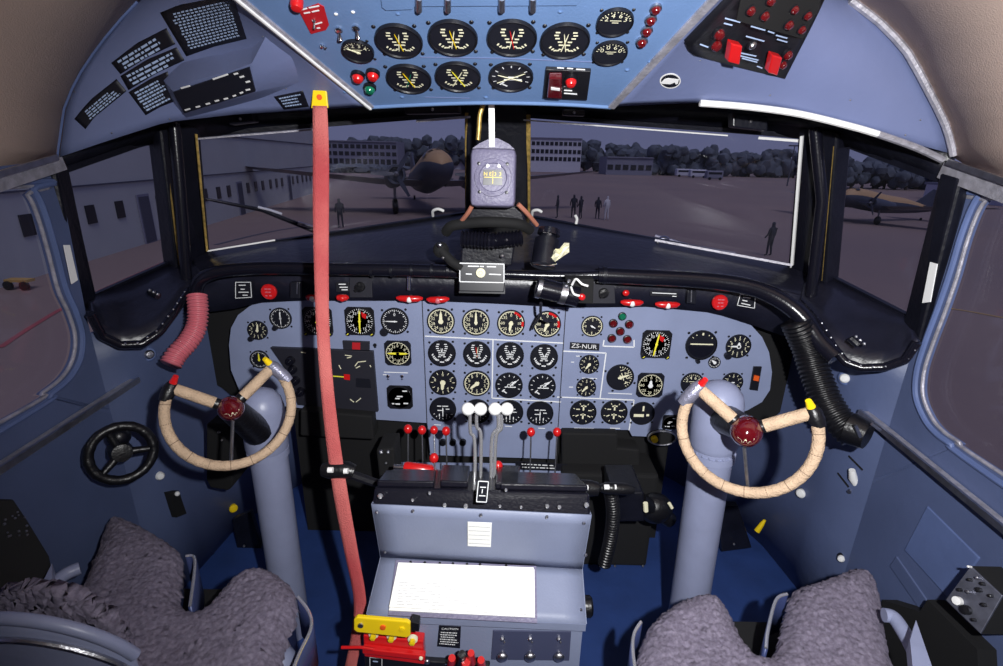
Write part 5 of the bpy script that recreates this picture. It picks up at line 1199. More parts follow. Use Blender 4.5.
mk('chrome_rim', MB().tube([LPn.hit(648 + 14 + 14 * math.cos(a), 438 + 7 * math.sin(a))[0] for a in [2 * PI * i / 24 for i in range(24)]], .0028, 8, closed=True), M['silver'], o, sm=True)
mk('black_plate', MB().prism([LPn.hit(648 + 14 + 14 * math.cos(a), 438 + 7 * math.sin(a))[0] for a in [2 * PI * i / 24 for i in range(24)]], (0, .01, 0)), M['matte'], o)
p, n = LPn.hit(654, 438.5); mk('yellow_knob', MB().lathe([(.010, 0), (.009, .01), (0, .012)], facing(p, n), 14), M['yellow'], o, sm=True)
for x, y, x2, y2, l in [(629, 560, 0, 0, 'a')][:0]: pass
o = mk('rudder_tunnel', MB().box((.315, 1.28, .16), (.27, .12, .32), None, .01), M['matte'], None); tag(o, 'low black box on the floor between pedestal and right column', 'box')
for x in (600, 615, 643): mk('tunnel_bolt', MB().sphere(PY(x, 566, 1.215), .004, 8), M['silver'], o)
# rudder pedals
for P, l in [([(718, 505), (738, 505), (752, 548), (722, 552)], 'dark rudder pedal on the floor right of the right column'), ([(232, 520), (250, 512), (262, 550), (238, 556)], 'dark rudder pedal on the floor left of the left column')]:
    o = mk('rudder_pedal', MB().prism(pts([(x, y, 1.26) for x, y in P]), (0, .02, 0)), M['frame'], None, bev=.003); tag(o, l, 'pedal')
    x, y = P[2]; mk('pedal_bolt', MB().sphere(PY(x - 18, y - 4, 1.25), .004, 8), M['silver'], o)
# ================================================================== SEATS
def inpoly(x, y, P):
    c = False; j = len(P) - 1
    for i in range(len(P)):
        a, b = P[i], P[j]
        if (a[1] > y) != (b[1] > y) and x < (b[0] - a[0]) * (y - a[1]) / (b[1] - a[1]) + a[0]: c = not c
        j = i
    return c
def dseg(x, y, a, b):
    dx, dy = b[0] - a[0], b[1] - a[1]; t = max(0, min(1, ((x - a[0]) * dx + (y - a[1]) * dy) / (dx * dx + dy * dy + 1e-12)))
    return math.hypot(x - a[0] - t * dx, y - a[1] - t * dy)
def fleece(name, px, z, T, parent, seed=0, step=.0030, R=.05, amp=.0024):
    """sheepskin cover: a domed cushion over the outline, every vertex pushed about by noise"""
    W_ = smooth([PZ(x, y, z - T * .25) for x, y in px], 3, closed=True); R_ = random.Random(seed); P = [(p.x, p.y) for p in W_]
    x0, x1 = min(p[0] for p in P), max(p[0] for p in P); y0, y1 = min(p[1] for p in P), max(p[1] for p in P)
    nx, ny = int((x1 - x0) / step) + 1, int((y1 - y0) / step) + 1; idx = {}; mb = MB()
    for i in range(nx + 1):
        for j in range(ny + 1):
            x, y = x0 + i * step, y0 + j * step
            if not inpoly(x, y, P): continue
            d = min(dseg(x, y, P[k - 1], P[k]) for k in range(len(P)))
            u = min(d / R, 1); h = T * math.sqrt(max(0, 1 - (1 - u) ** 2))
            q = V((x, y, 0)); n1 = noise.noise_vector(q * 160 + V((seed, 0, 0))) * .8 + V((R_.uniform(-1, 1), R_.uniform(-1, 1), R_.uniform(-1, 1))) * .8; n2 = noise.noise(q * 9 + V((0, seed, 0))) * .007
            n3 = noise.noise(q * 60) * .0012
            idx[i, j] = len(mb.v); mb.v.append(V((x, y, z - T * .85 + h + n2 * u + n3)) + n1 * amp)
    for (i, j), a in list(idx.items()):
        if (i + 1, j) in idx and (i, j + 1) in idx and (i + 1, j + 1) in idx:
            mb.f.append([a, idx[i + 1, j], idx[i + 1, j + 1], idx[i, j + 1]])
    o = mk(name, mb, M['fur'], parent, sm=False)
    for p in o.data.polygons: p.use_smooth = True
    return o
panm = mat('dark_blue_seat_metal', (58, 68, 110), .35, .2, var=.1, bump=.1, bs=40)
def seat(label, px, rims, z, lob):
    W_ = [PZ(x, y, z - .05) for x, y in px]; c = sum(W_, V()) / len(W_)
    root = empty('pilot_seat', (c.x, c.y, 0)); tag(root, label, 'seat')
    fleece('sheepskin_cover', px, z, .055, root, seed=lob)
    Q = smooth(W_, 4, closed=True); ar = sum(Q[i - 1].x * Q[i].y - Q[i].x * Q[i - 1].y for i in range(len(Q))); sg_ = 1 if ar > 0 else -1
    Q = [p + V((-(Q[(i + 2) % len(Q)] - Q[i - 2]).y, (Q[(i + 2) % len(Q)] - Q[i - 2]).x, 0)).normalized() * .012 * sg_ for i, p in enumerate(Q)]
    mk('seat_pan', MB().prism([p + V((0, 0, -.0)) for p in Q], (0, 0, -.10)), panm, root, bev=.004)
    for R in rims:
        P = smooth([PZ(x, y, z - .02) for x, y in R], 5)
        mk('pan_side', MB().grid([P, [p + V((0, 0, -.09)) for p in P]]), panm, root, sm=True, solid=.006)
        mk('pan_rim', MB().tube(P, .0028, 8), M['white_steel'], root, sm=True)
    mk('seat_post', MB().tube([V((c.x, c.y - .05, 0)), V((c.x, c.y - .05, z - .13))], .06, 20), M['matte'], root, sm=True)
    mk('seat_frame', MB().box((c.x, c.y - .05, z - .15), (.30, .25, .03)), M['matte'], root)
    return root
outL = [(94, 548), (100, 530), (108, 518), (120, 515), (136, 520), (158, 532), (176, 544), (183, 556), (181, 580), (180, 598), (188, 606), (200, 607), (210, 598), (226, 580), (242, 569), (258, 565), (274, 568), (290, 580), (298, 597), (296, 615), (288, 636), (282, 660), (276, 700), (150, 710), (95, 700), (72, 650), (70, 615), (82, 578)]
outR = [(640, 642), (650, 620), (668, 604), (688, 594), (706, 591), (722, 597), (734, 613), (746, 638), (757, 651), (770, 652), (777, 640), (782, 620), (787, 600), (794, 586), (812, 580), (832, 573), (850, 566), (866, 568), (878, 578), (884, 596), (887, 618), (893, 650), (905, 700), (860, 720), (700, 720), (640, 712), (634, 672)]
sl_ = seat('left pilot seat with a grey sheepskin cushion notched at the front', outL, [[(186, 556), (195, 560), (190, 606)], [(298, 597), (309, 612), (311, 628), (300, 652), (292, 672)]], .42, 1)
sr_ = seat('right pilot seat with a grey sheepskin cushion notched at the front', outR, [[(787, 594), (776, 600), (768, 630), (766, 648)], [(641, 622), (634, 634), (633, 652), (637, 680)]], .42, 7)
# left seat back: rounded metal shell seen from behind
def seatback(cx, cy, zt, w, root, nm='seat_back'):
    rows = []
    for k in range(9):
        v = k / 8; r = []
        for i in range(25):
            a = math.radians(-80 + 160 * i / 24); dx = w * math.sin(a); dy = w * .30 * math.cos(a)
            z = zt - v * .30 - w * .95 * (1 - math.cos(a))
            r.append(V((cx + dx, cy - dy + .10 * 0 + v * .02, z)))
        rows.append(r)
    mk(nm, MB().grid(rows), M['column'], root, sm=True, solid=.006)
    mk('back_rim', MB().tube(rows[0], .008, 10), M['column'], root, sm=True)
    mk('back_bead', MB().tube([p + V((0, -.004, -.03)) for p in rows[0]], .004, 8), M['silver'], root, sm=True)
    fp = []
    for k in range(50):
        v = k / 49; r = []
        for i in range(110):
            a = math.radians(-72 + 144 * i / 109); q = V((a * .5, v, 0)) * 2
            r.append(V((cx + (w - .02) * math.sin(a), cy - (w * .30 - .035) * math.cos(a) + .01, zt + .008 - v * .28 - w * .95 * (1 - math.cos(a)))) + noise.noise_vector(q * 12) * .004 + V((random.uniform(-1, 1), random.uniform(-1, 1), random.uniform(-1, 1))) * .0016)
        fp.append(r)
    mk('back_fleece', MB().grid(fp), M['fur'], root, sm=True, solid=.02)
seatback(-.59, .50, .612, .118, sl_)
# armrests / side arms
for sg, root, P, B in ((-1, sl_, [(46, 598), (54, 584), (66, 574), (80, 568)], [(52, 563), (38, 592), (37, 612), (53, 620)]), (1, sr_, [(884, 615), (894, 618), (905, 634), (915, 652)], [(916, 620), (910, 640), (913, 670), (935, 675)])):
    mk('arm_tube', MB().tube(smooth([PZ(x, y, .45) for x, y in P], 6), .011, 12), M['column'], root, sm=True)
    mk('arm_bracket', MB().prism([PZ(x, y, .50) for x, y in B], (0, 0, -.02)), M['column'], root)
    q = PZ(*P[1], .44); mk('arm_bolt', MB().sphere(q, .006, 8), M['silver'], root, sm=True)
o = mk('seat_lever_knob', MB().sphere(PY(280, 664, .62), .028, 18), M['column'], sl_, sm=True)

# ================================================================== SIDE WALL FITTINGS
SWL, SWR = Surf(wl, fwl), Surf(wr, fwr)
def wallM(S, x, y, up=(0, 0, 1)): p, n = S.hit(x, y); return p, n, mpp(p)
# trim wheel on the left wall
p, n, k = wallM(SWL, 122, 453); n2 = (n + V((0, -.9, .35))).normalized(); c = PX(122, 453, -.775); Mx = facing(c, n2); k = mpp(c); R = 26.5 * k
tw = empty('trim_control', M=Mx); tag(tw, 'black three-spoked hand wheel on the left side wall', 'hand wheel')
mk('wheel_rim', MB().tube([V((R * math.cos(a), R * math.sin(a) * 1.02, 0)) for a in [2 * PI * i / 60 for i in range(60)]], [.0095 * (1 + .10 * (i % 5 == 0)) for i in range(60)], 12, closed=True), M['rubber'], tw, local=True, sm=True)
for a in (105, 218, 350):
    a = math.radians(a); mk('spoke', MB().tube([V((.2 * R * math.cos(a), .2 * R * math.sin(a), -.006)), V((R * .98 * math.cos(a), R * .98 * math.sin(a), 0))], [.009, .006], 10), M['rubber'], tw, local=True, sm=True)
mk('hub', MB().lathe([(.020, -.05), (.022, -.012), (.018, .004), (0, .006)], None, 20), M['rubber'], tw, local=True, sm=True)
mk('hub_boss', MB().sphere((.004, .03, -.025), .022, 14), M['frame'], tw, local=True, sm=True)
def stud(S, x, y, r, mt, label, cat, name, collar=None, h=.5):
    p, n, k = wallM(S, x, y); n = (n + V((0, -.6, .2))).normalized(); o = empty(name, p); tag(o, label, cat)
    if collar: mk('collar', MB().lathe([(collar[0] * k, -.01), (collar[0] * k, .004), (collar[0] * k * .8, .008), (0, .008)], facing(p, n), 20), M[collar[1]], o, sm=True)
    mk('button_cap', MB().lathe([(r * k, 0), (r * k, .010 + h * r * k), (r * k * .7, .014 + h * r * k), (0, .015 + h * r * k)], facing(p, n), 18), M[mt], o, sm=True); return o
stud(SWL, 158, 475, 4, 'white', 'white round button beside the black hand wheel', 'button', 'wall_button')
stud(SWL, 147, 354, 4.5, 'silver', 'chrome round latch below the black shelf on the left wall', 'latch', 'wall_latch', (8, 'pillar'))
stud(SWR, 847, 378, 4.5, 'white', 'pale round latch below the black shelf on the right wall', 'latch', 'wall_latch', (8, 'pillar'))
stud(SWL, 232, 507, 4, 'yellow', 'yellow knob low on the left wall beside the column', 'knob', 'fuel_drain', (2, 'black'))
stud(SWR, 796, 483, 4.2, 'white', 'upper of two white buttons on the right wall below the wheel', 'button', 'wall_button', (5, 'black'))
stud(SWR, 803, 492.5, 4.4, 'white', 'lower of two white buttons on the right wall below the wheel', 'button', 'wall_button', (5, 'black'))
stud(SWR, 843, 557.5, 3.2, 'white', 'white button just above the right seat on the wall', 'button', 'wall_button', (5, 'black'))
stud(SWR, 817, 453, 3, 'frame', 'small dark round plug on the right wall beside the wheel rim', 'plug', 'wall_plug', (5, 'matte'))
def wslab(S, poly, th, mt, label, cat, name, off=0., bev=.001):
    o = slab(name, poly, S, th, M[mt], off=off, bev=bev)
    if label: tag(o, label, cat)
    return o
o = wslab(SWL, [(162, 492), (172, 490), (180, 513), (170, 517)], .02, 'matte', 'black switch block with a white tip low on the left wall', 'switch', 'wall_switch')
p, n, k = wallM(SWL, 168, 493); mk('switch_tip', MB().sphere(p + n * .026, .0065, 10), M['white'], o, sm=True)
# yellow handle, chrome crank on the right wall
p, n, k = wallM(SWR, 760, 527); o = mk('yellow_handle', MB().tube([PY(765, 520, p.y - .03), PY(762, 524, p.y - .03), PY(757, 531, p.y - .03)], [.004, .007, .009], 12), M['yellow'], None, sm=True); tag(o, 'small yellow handle low on the right wall beside the column', 'handle'); o.name = 'drain_valve'
ck = empty('window_crank', wallM(SWR, 853, 480)[0]); tag(ck, 'white and chrome crank on the right side wall', 'crank')
p = wallM(SWR, 853, 480)[0] + V((-.03, -.01, 0)); Y = p.y
mk('crank_arm', MB().tube(pts([(852, 470, Y), (853, 478, Y), (858, 486, Y), (859, 490, Y)]), [.007, .010, .009, .011], 12), M['white'], ck, sm=True)
mk('crank_shaft', MB().tube(pts([(849, 492, Y), (856, 484, Y + .03)]), .005, 10), M['silver'], ck, sm=True)
for a, b in (((851, 456), (865, 470)), ((840, 473), (851, 487))):
    mk('slot', MB().bar(SWR.hit(*a)[0] + V((-.003, 0, 0)), SWR.hit(*b)[0] + V((-.003, 0, 0)), .008, .004), M['matte'], ck)
lines('scratch', [((862, 504), (870, 499))], SWR, .003, M['silver'], ck)
# right wall pocket panel and its slit, fuse plate
o = wslab(SWR, [(931, 506), (984, 558), (954, 600), (908, 550)], .006, 'pillar', 'flat blue-grey cover panel on the right side wall', 'cover panel', 'access_cover', .003, .002)
o = wslab(SWR, [(900, 556), (935, 606), (928, 616), (893, 566)], .006, 'wall', 'narrow blue cover strip below the cover panel on the right wall', 'cover panel', 'cover_strip', .003, .002)
o = mk('wall_slit', MB().bar(SWR.hit(930, 500)[0] + V((-.002, 0, 0)), SWR.hit(1000, 572)[0] + V((-.002, 0, 0)), .006, .004), M['matte'], None); tag(o, 'long dark seam strip slanting down the right wall', 'seam')
o = mk('wall_pocket', MB().prism([SWR.hit(x, y)[0] for x, y in [(900, 600), (940, 612), (948, 600), (1000, 650), (1003, 700), (900, 700)]], (-.04, 0, 0)), M['matte'], None); tag(o, 'black side console beside the right seat', 'console')
FW_ = PX(960, 600, .80); FWP = Plane(FW_, (-1, -.25, .35))
fz = empty('fuse_plate', FW_); tag(fz, 'silver-grey electrical plate with knobs at the lower right wall', 'electrical panel')
slab('plate', [(947, 600), (972, 566), (1004, 596), (982, 634)], FWP, .004, M['darkmetal'], fz, bev=.001)
mk('plate_flange', MB().prism([FWP.hit(x, y)[0] for x, y in [(947, 600), (972, 566), (1004, 596), (982, 634)]], (.05, 0, 0)), M['matte'], fz)
FWQ = Plane(FW_ + FWP.n * .0045, FWP.n)
for x, y, r, m_ in [(959, 601, 4.2, 'white'), (967, 610, 4.6, 'rubber'), (961, 590, 1.8, 'rubber'), (971, 580, 1.6, 'rubber'), (970, 592, 1.8, 'silver'), (979, 578, 1.5, 'silver'), (984, 584, 1.8, 'rubber'), (992, 596, 1.6, 'rubber'), (980, 590, 2.4, 'rubber'), (985, 605, 2, 'rubber'), (971, 567, 1.2, 'white'), (975, 620, 1.6, 'rubber')]:
    p, n = FWQ.hit(x, y); k = mpp(p); mk('plate_knob', MB().lathe([(r * k, 0), (r * k * .95, .008), (0, .009)], facing(p, n), 14), M[m_], fz, sm=True)
# black electrical box at the lower left
eb = empty('electrical_box', PX(20, 560, -.80)); tag(eb, 'black electrical box with tiny bright glint beads at the lower left wall', 'electrical box')
EP = Plane(PX(20, 545, -.80), (1, -.2, .4)); q = [(-30, 505), (14, 499), (28, 520), (50, 556), (52, 566), (38, 590), (30, 620), (-30, 620)]
mk('box_body', MB().prism([EP.hit(x, y)[0] for x, y in q], (-.06, 0, 0)), M['matte'], eb, bev=.003)
rnd = random.Random(5); tb = MB()
for i in range(16):
    p, n = EP.hit(3 + rnd.random() * 24, 512 + rnd.random() * 26); tb.sphere(p + n * .002, .0016 + .001 * rnd.random(), 6)
mk('terminal', tb, M['silver'], eb, sm=True)  # silver beads scattered at random to stand for glints
# stiffener lines on the left wall
for i, (a, b) in enumerate([((20, 440), (70, 500)), ((60, 470), (120, 415)), ((140, 510), (60, 540))]):
    o = mk('wall_stiffener', MB().bar(SWL.hit(*a)[0] + V((.001, 0, 0)), SWL.hit(*b)[0] + V((.001, 0, 0)), .004, .012), M['wall'], None); tag(o, ['raised rib on the left wall below the aluminium ledge', 'raised rib slanting behind the black hand wheel', 'raised rib on the left wall above the seat'][i], 'rib')
# holes under the right window sill
for i, (x, y) in enumerate([(953, 445), (961, 455), (986, 480)]):
    p, n = SWR.hit(x, y); o = mk('sill_hole', MB().lathe([(.006, 0), (.006, .002), (0, .002)], facing(p, n), 12), M['matte'], None); tag(o, 'small dark round hole plug under the right window sill, %s of three' % ['uppermost', 'middle', 'lowest'][i], 'plug')
# ================================================================== OUTSIDE
GZ = -3.0
struct(mk('ground', MB().box((10, 380, GZ - .05), (900, 772, .1)), M['apron'], origin=(0, 0, GZ)))
def GPt(x, y): return PZ(x, y, GZ)
def gline(name, P, w, mt, label):
    P = [GPt(*p) for p in P]; P = smooth(P, 6); mb = MB(); rows = []
    for i, p in enumerate(P):
        t = (P[min(i + 1, len(P) - 1)] - P[max(i - 1, 0)]); s = V((t.y, -t.x, 0)).normalized() * w; rows.append([p - s + V((0, 0, .012)), p + s + V((0, 0, .012))])
    o = mk(name, mb.grid(rows), M[mt], None); tag(o, label, 'painted line'); return o
gline('ground_line', [(0, 348), (35, 325), (80, 300), (165, 262)], .07, 'redline', 'red painted line on the apron outside the left windows')
gline('ground_line', [(215, 245), (270, 232), (320, 224)], .10, 'seam', 'dark seam on the apron seen through the left windscreen')
gline('ground_line', [(930, 306), (965, 311), (1003, 318)], .06, 'yline', 'thin yellow painted line on the apron outside the right window')
# hangar: base line through two ground pixels
hA, hB = GPt(0, 288), GPt(324, 190); d = (hB - hA).normalized(); hA = hA - d * 14; L = (hB - hA).length; nrm = V((d.y, -d.x, 0)); HH = 9.6
hg = empty('hangar', hA); tag(hg, 'long pale hangar with a row of small windows outside to the left', 'hangar')
up = V((0, 0, 1))
mk('hangar_wall', MB().prism([hA, hB, hB + up * HH, hA + up * HH], -nrm * 20), M['hangar'], hg)
def hband(s0, s1, z, h, mt, nm, off=.05): a, b = hA + d * s0, hA + d * s1; mk(nm, MB().prism([a + up * z + nrm * .01, b + up * z + nrm * .01, b + up * (z + h) + nrm * .01, a + up * (z + h) + nrm * .01], nrm * off), M[mt], hg)
hband(0, L, 2.75, .06, 'seam', 'wall_seam'); hband(0, L, 5.0, .08, 'seam', 'wall_seam'); hband(0, L, 8.9, .08, 'seam', 'wall_seam')
hband(L - .5, L, 0, HH, 'bgrey', 'corner_post', .2); hband(0, L, HH, .3, 'seam', 'roof_edge', .3)
s = 3.0; i = 0
while s < L - 2:
    if i % 7 == 4: hband(s, s + 1.0, 0, 2.2, 'bgrey', 'door', .06); hband(s + .08, s + .92, .05, 2.05, 'seam', 'door_leaf', .08)
    else: hband(s, s + .55, 1.35, .70, 'pane', 'hangar_window', .04)
    s += 1.65 + (.3 if i % 3 == 0 else 0); i += 1
p = GPt(217, 213); o = mk('red_barrel', MB().lathe([(.3, 0), (.32, .5), (.3, 1.0), (0, 1.0)], Matrix.Translation(p), 14), mat('rusty_red', (120, 70, 66), .8), None, sm=True); tag(o, 'rusty red barrel standing at the hangar wall', 'barrel')
for x, y, l in [(22, 289, 'small ochre trolley at the hangar foot outside the left side window'), (122, 245, 'small low trolley at the hangar foot outside the left quarter window')]:
    p = GPt(x, y); tr = empty('trolley', p); tag(tr, l, 'trolley')
    mk('trolley_bed', MB().box(p + V((0, 0, .28)), (.7, .3, .08)), M['yline'], tr)
    for q in (-.25, .25): mk('trolley_wheel', MB().lathe([(.14, -.04), (.14, .04)], Matrix.Translation(p + V((q, -.15, .14))) @ Matrix.Rotation(PI / 2, 4, 'X'), 12), M['rubber'], tr)
# far buildings, each at its own distance on the ground
def building(name, px0, px1, ybase, ytop, mt, label, rows, wm='pane', depth=12, cols=10, tdist=None):
    a, b = GPt(px0, ybase), GPt(px1, ybase)
    if tdist: a, b = PT(px0, ybase, tdist), PT(px1, ybase, tdist); a.z = b.z = GZ
    t_ = PT((px0 + px1) / 2, ytop, (a.lerp(b, .5) - EYE).dot(FW)); h = t_.z - GZ; root = empty(name, a.lerp(b, .5)); tag(root, label, 'building')
    n = V(((b - a).y, -(b - a).x, 0)).normalized()
    mk('wall', MB().prism([a, b, b + up * h, a + up * h], -n * depth), M[mt], root)
    mk('roof_slab', MB().prism([a + up * h + n * .4, b + up * h + n * .4, b + up * (h + .3) + n * .4, a + up * (h + .3) + n * .4], -n * (depth + .8)), M['bgrey'], root)
    for r0, r1 in rows:
        w = (b - a) / cols
        for c in range(cols):
            p0 = a + w * (c + .14); p1 = a + w * (c + .86)
            mk('window', MB().prism([p0 + up * h * r0 + n * .02, p1 + up * h * r0 + n * .02, p1 + up * h * r1 + n * .02, p0 + up * h * r1 + n * .02], n * .08), M[wm], root)
    return root
building('terminal_building', 328, 398, 172, 142, 'bgrey', 'long low grey terminal building beyond the parked aircraft', [(.18, .38), (.5, .64), (.76, .9)], cols=12, tdist=150)
building('office_block', 521, 580, 172, 139, 'bwhite', 'white three-storey office block right of the compass', [(.34, .46), (.56, .68), (.80, .91)], cols=13, tdist=165)
building('store_building', 445, 466, 168, 148, 'bwhite', 'small pale building behind the parked aircraft nose', [(.4, .7)], cols=4, tdist=170)
building('depot', 606, 652, 172, 158, 'bgrey', 'dark low depot in front of the trees right of the office block', [(.3, .6)], cols=6, tdist=150)
building('cargo_shed', 1000, 1080, 214, 190, 'bwhite', 'pale shed outside the right side window', [(.3, .6)], cols=6, tdist=60)
# trees
def tree(px, ytop, t, w, seed, label='dark bushy tree in the line of trees beyond the apron', grp='trees beyond the apron'):
    b = PT(px, 170, t); b.z = GZ; tp = PT(px, ytop, t); h = tp.z - GZ; r = random.Random(seed)
    root = empty('tree', b); tag(root, label, 'tree', grp)
    mk('trunk', MB().tube([b, b + up * h * .5], [w * .06, w * .04], 8), M['bark'], root)
    cr = MB(); bm = bmesh.new(); bmesh.ops.create_icosphere(bm, subdivisions=2, radius=1); bv = [v.co.copy() for v in bm.verts]; bf = [[v.index for v in f.verts] for f in bm.faces]; bm.free()
    for k in range(11):
        c = b + V((r.uniform(-.55, .55) * w, r.uniform(-.3, .3) * w, h * (.22 + .62 * r.random()))); s_ = w * r.uniform(.20, .36); zz = min(s_ * 1.0, max(.4, tp.z - c.z)) if k else h * .3
        cr.add([c + V((v.x * s_, v.y * s_, v.z * zz)) * (1 + .45 * noise.noise(v * 3.5 + V((seed, k, 0)))) for v in bv], bf)
    mk('crown', cr, M['tree'], root, sm=True)
rnd = random.Random(11); i = 0
for x0, x1, y0, y1, t in [(322, 400, 141, 138, 175), (402, 468, 134, 138, 175), (578, 640, 141, 147, 180), (632, 800, 145, 152, 160), (838, 950, 158, 168, 95), (985, 1120, 160, 180, 70)]:
    n_ = max(3, int((x1 - x0) / 11))
    for j in range(n_):
        u = (j + .5) / n_; tree(x0 + (x1 - x0) * u, y0 + (y1 - y0) * u + rnd.uniform(-3, 4), t * rnd.uniform(.96, 1.05), (x1 - x0) / n_ * t / F * 1.9, i); i += 1
for j, x in enumerate((335, 352, 370, 388)): tree(x, 164 + j % 2, 120, 6.5, 100 + j, 'low dark bush in front of the terminal building', 'bushes in front of the terminal')
# parked vehicles and aircraft line
def van(px, y, L_, label, mt='bwhite'):
    p = GPt(px, y); root = empty('van', p); tag(root, label, 'van')
    mk('van_body', MB().box(p + V((0, 0, 1.25)), (L_, 2, 1.9), None, .3), M[mt], root); mk('van_glass', MB().box(p + V((0, -1.0, 1.6)), (L_ * .8, .08, .5)), M['pane'], root)
    for q in (-.32, .32): mk('van_wheel', MB().lathe([(.35, -.1), (.35, .1)], Matrix.Translation(p + V((q * L_, -1, .35))) @ Matrix.Rotation(PI / 2, 4, 'X'), 12), M['rubber'], root)
van(683, 177, 4.5, 'leftmost of three pale vans before the right-hand trees'); van(697, 178, 4.5, 'middle one of three pale vans before the right-hand trees'); van(713, 180, 4, 'rightmost of three vans before the right-hand trees', 'bgrey')
o = empty('light_mast', GPt(787, 186)); tag(o, 'tall thin lamp mast near the right edge of the right windscreen', 'lamp post'); b = GPt(787, 186); tp = PT(787, 146, (b - EYE).dot(FW))
mk('mast_pole', MB().tube([b, V((b.x, b.y, tp.z))], [.14, .09], 8), M['seam'], o); mk('mast_head', MB().box(V((b.x, b.y, tp.z)), (2.2, .4, .25)), M['seam'], o)

# twin-engined airliner
def airliner(base, yaw, sc, label, far=False):
    root = empty('parked_airliner', M=Matrix.Translation(base) @ Matrix.Rotation(yaw, 4, 'Z') @ Matrix.Scale(sc, 4)); tag(root, label, 'aircraft')
    pit = Matrix.Rotation(math.radians(-8), 4, 'Y')     # nose (+x) up: tail dragger
    T_ = Matrix.Translation((0, 0, 2.9)) @ pit
    prof = [(0.02, 5.1), (.35, 5.0), (.75, 4.6), (1.02, 3.9), (1.18, 2.8), (1.22, 1), (1.22, -3), (1.05, -7), (.7, -10.5), (.3, -13.6), (.05, -14.4)]
    fu = MB(); seg = 40
    for r, x in prof:
        for j in range(seg):
            q = 2 * PI * j / seg; fu.v.append(T_ @ V((x, r * math.cos(q), r * math.sin(q) * 1.06 + (.12 if 0 < x < 3.6 else 0) * max(0, math.sin(q)) + (.04 * (-x) if x < -3 else 0))))
    for i in range(len(prof) - 1):
        for j in range(seg): a = i * seg + j; b_ = i * seg + (j + 1) % seg; fu.f.append([a, b_, b_ + seg, a + seg])
    lower = MB(); upper = MB()
    for fi, f in enumerate(fu.f):
        j = fi % seg
        (upper if 2 <= j < seg // 2 - 2 else lower).add([fu.v[k] for k in f], [list(range(len(f)))])
    mk('fuselage_top', upper, M['ochre'], root, local=True, sm=True); mk('fuselage_belly', lower, M['navy'], root, local=True, sm=True)
    cw = MB()
    for a0 in (-50, -22, 6, 34):
        q = [(3.62, a0), (3.62, a0 + 20), (3.0, a0 + 20), (3.0, a0)]
        def fp(x, a): a = math.radians(a + 8 + 90); r = 1.22 if x < 3.2 else 1.14; return T_ @ V((x, r * math.cos(a), r * math.sin(a) * 1.06 + .12))
        cw.add([fp(*w) for w in q], [[0, 1, 2, 3]])
    mk('windscreen', cw, M['pane'], root, local=True)
    for s_ in (-1, 1):
        W_ = MB(); st = [(s_ * 1.0, 2.2, -2.2, -.75, .5), (s_ * 4, 1.9, -2.2, -.62, .42), (s_ * 14.2, -1.0, -2.3, .5, .12)]
        for y, xl, xt, z, th in st: W_.v += [T_ @ V(a) for a in [(xl, y, z), ((xl + xt) / 2, y, z + th / 2), (xt, y, z), ((xl + xt) / 2, y, z - th / 2)]]
        for i in range(2):
            for j in range(4): W_.f.append([i * 4 + j, i * 4 + (j + 1) % 4, i * 4 + 4 + (j + 1) % 4, i * 4 + 4 + j])
        W_.f.append([8, 9, 10, 11]); mk('wing', W_, M['alu'], root, local=True)
        E = T_ @ Matrix.Translation((0, s_ * 2.9, -.45)) @ Matrix.Rotation(PI / 2, 4, 'Y')
        mk('engine_cowling', MB().lathe([(.35, -1.5), (.62, -1.0), (.72, 1.0), (.74, 2.6), (.66, 3.1), (.5, 3.1), (.45, 2.8)], E, 20), M['navy'], root, local=True, sm=True)
        mk('propeller_hub', MB().lathe([(.16, 3.0), (.16, 3.4), (0, 3.55)], E, 12), M['alu'], root, local=True, sm=True)
        for k_ in range(3):
            a = 2 * PI * k_ / 3 + .5; B_ = MB()
            for r, w in ((.1, .08), (.8, .16), (1.7, .08)): B_.v += [E @ V((r * math.cos(a) - w * math.sin(a), r * math.sin(a) + w * math.cos(a), 3.3)), E @ V((r * math.cos(a) + w * math.sin(a), r * math.sin(a) - w * math.cos(a), 3.24))]
            B_.f = [[0, 1, 3, 2], [2, 3, 5, 4]]; b__ = mk('propeller_blade', B_, M['navy'], root, local=True, solid=.03)
        mk('gear_strut', MB().tube([T_ @ V((1.2, s_ * 2.9, -.9)), V((1.2, s_ * 2.9, .55))], .1, 8), M['alu'], root, local=True)
        mk('main_wheel', MB().lathe([(.4, -.2), (.56, -.12), (.56, .12), (.4, .2)], Matrix.Translation((1.2, s_ * 2.9, .56)) @ Matrix.Rotation(PI / 2, 4, 'X'), 18), M['rubber'], root, local=True, sm=True)
        S_ = MB().prism([T_ @ V(a) for a in [(-11, s_ * .3, .75), (-12.4, s_ * 4, .75), (-13.3, s_ * 4, .75), (-13.4, s_ * .3, .75)]], (0, 0, .12)); mk('tailplane', S_, M['alu'], root, local=True)
    fin = [(-9.6, .9), (-11.4, 2.2), (-12.9, 3.4), (-13.9, 3.3), (-14.4, .9)]
    mk('tail_fin', MB().prism([T_ @ V((x, -.08, z)) for x, z in fin], (0, .16, 0)), M['navy'], root, local=True)
    mk('tail_wheel', MB().lathe([(.2, -.08), (.2, .08)], Matrix.Translation((-12.2, 0, .2)) @ Matrix.Rotation(PI / 2, 4, 'X'), 12), M['rubber'], root, local=True)
    return root
AB = PT(432, 200, 39.5); AB.z = GZ
airliner(AB, math.radians(-74), 1.0, 'ochre and dark blue twin-engined airliner parked nose towards us left of the compass')
b = GPt(862, 222); airliner(b, math.radians(200), .55, 'small pale twin-engined aircraft parked far outside the right quarter window')
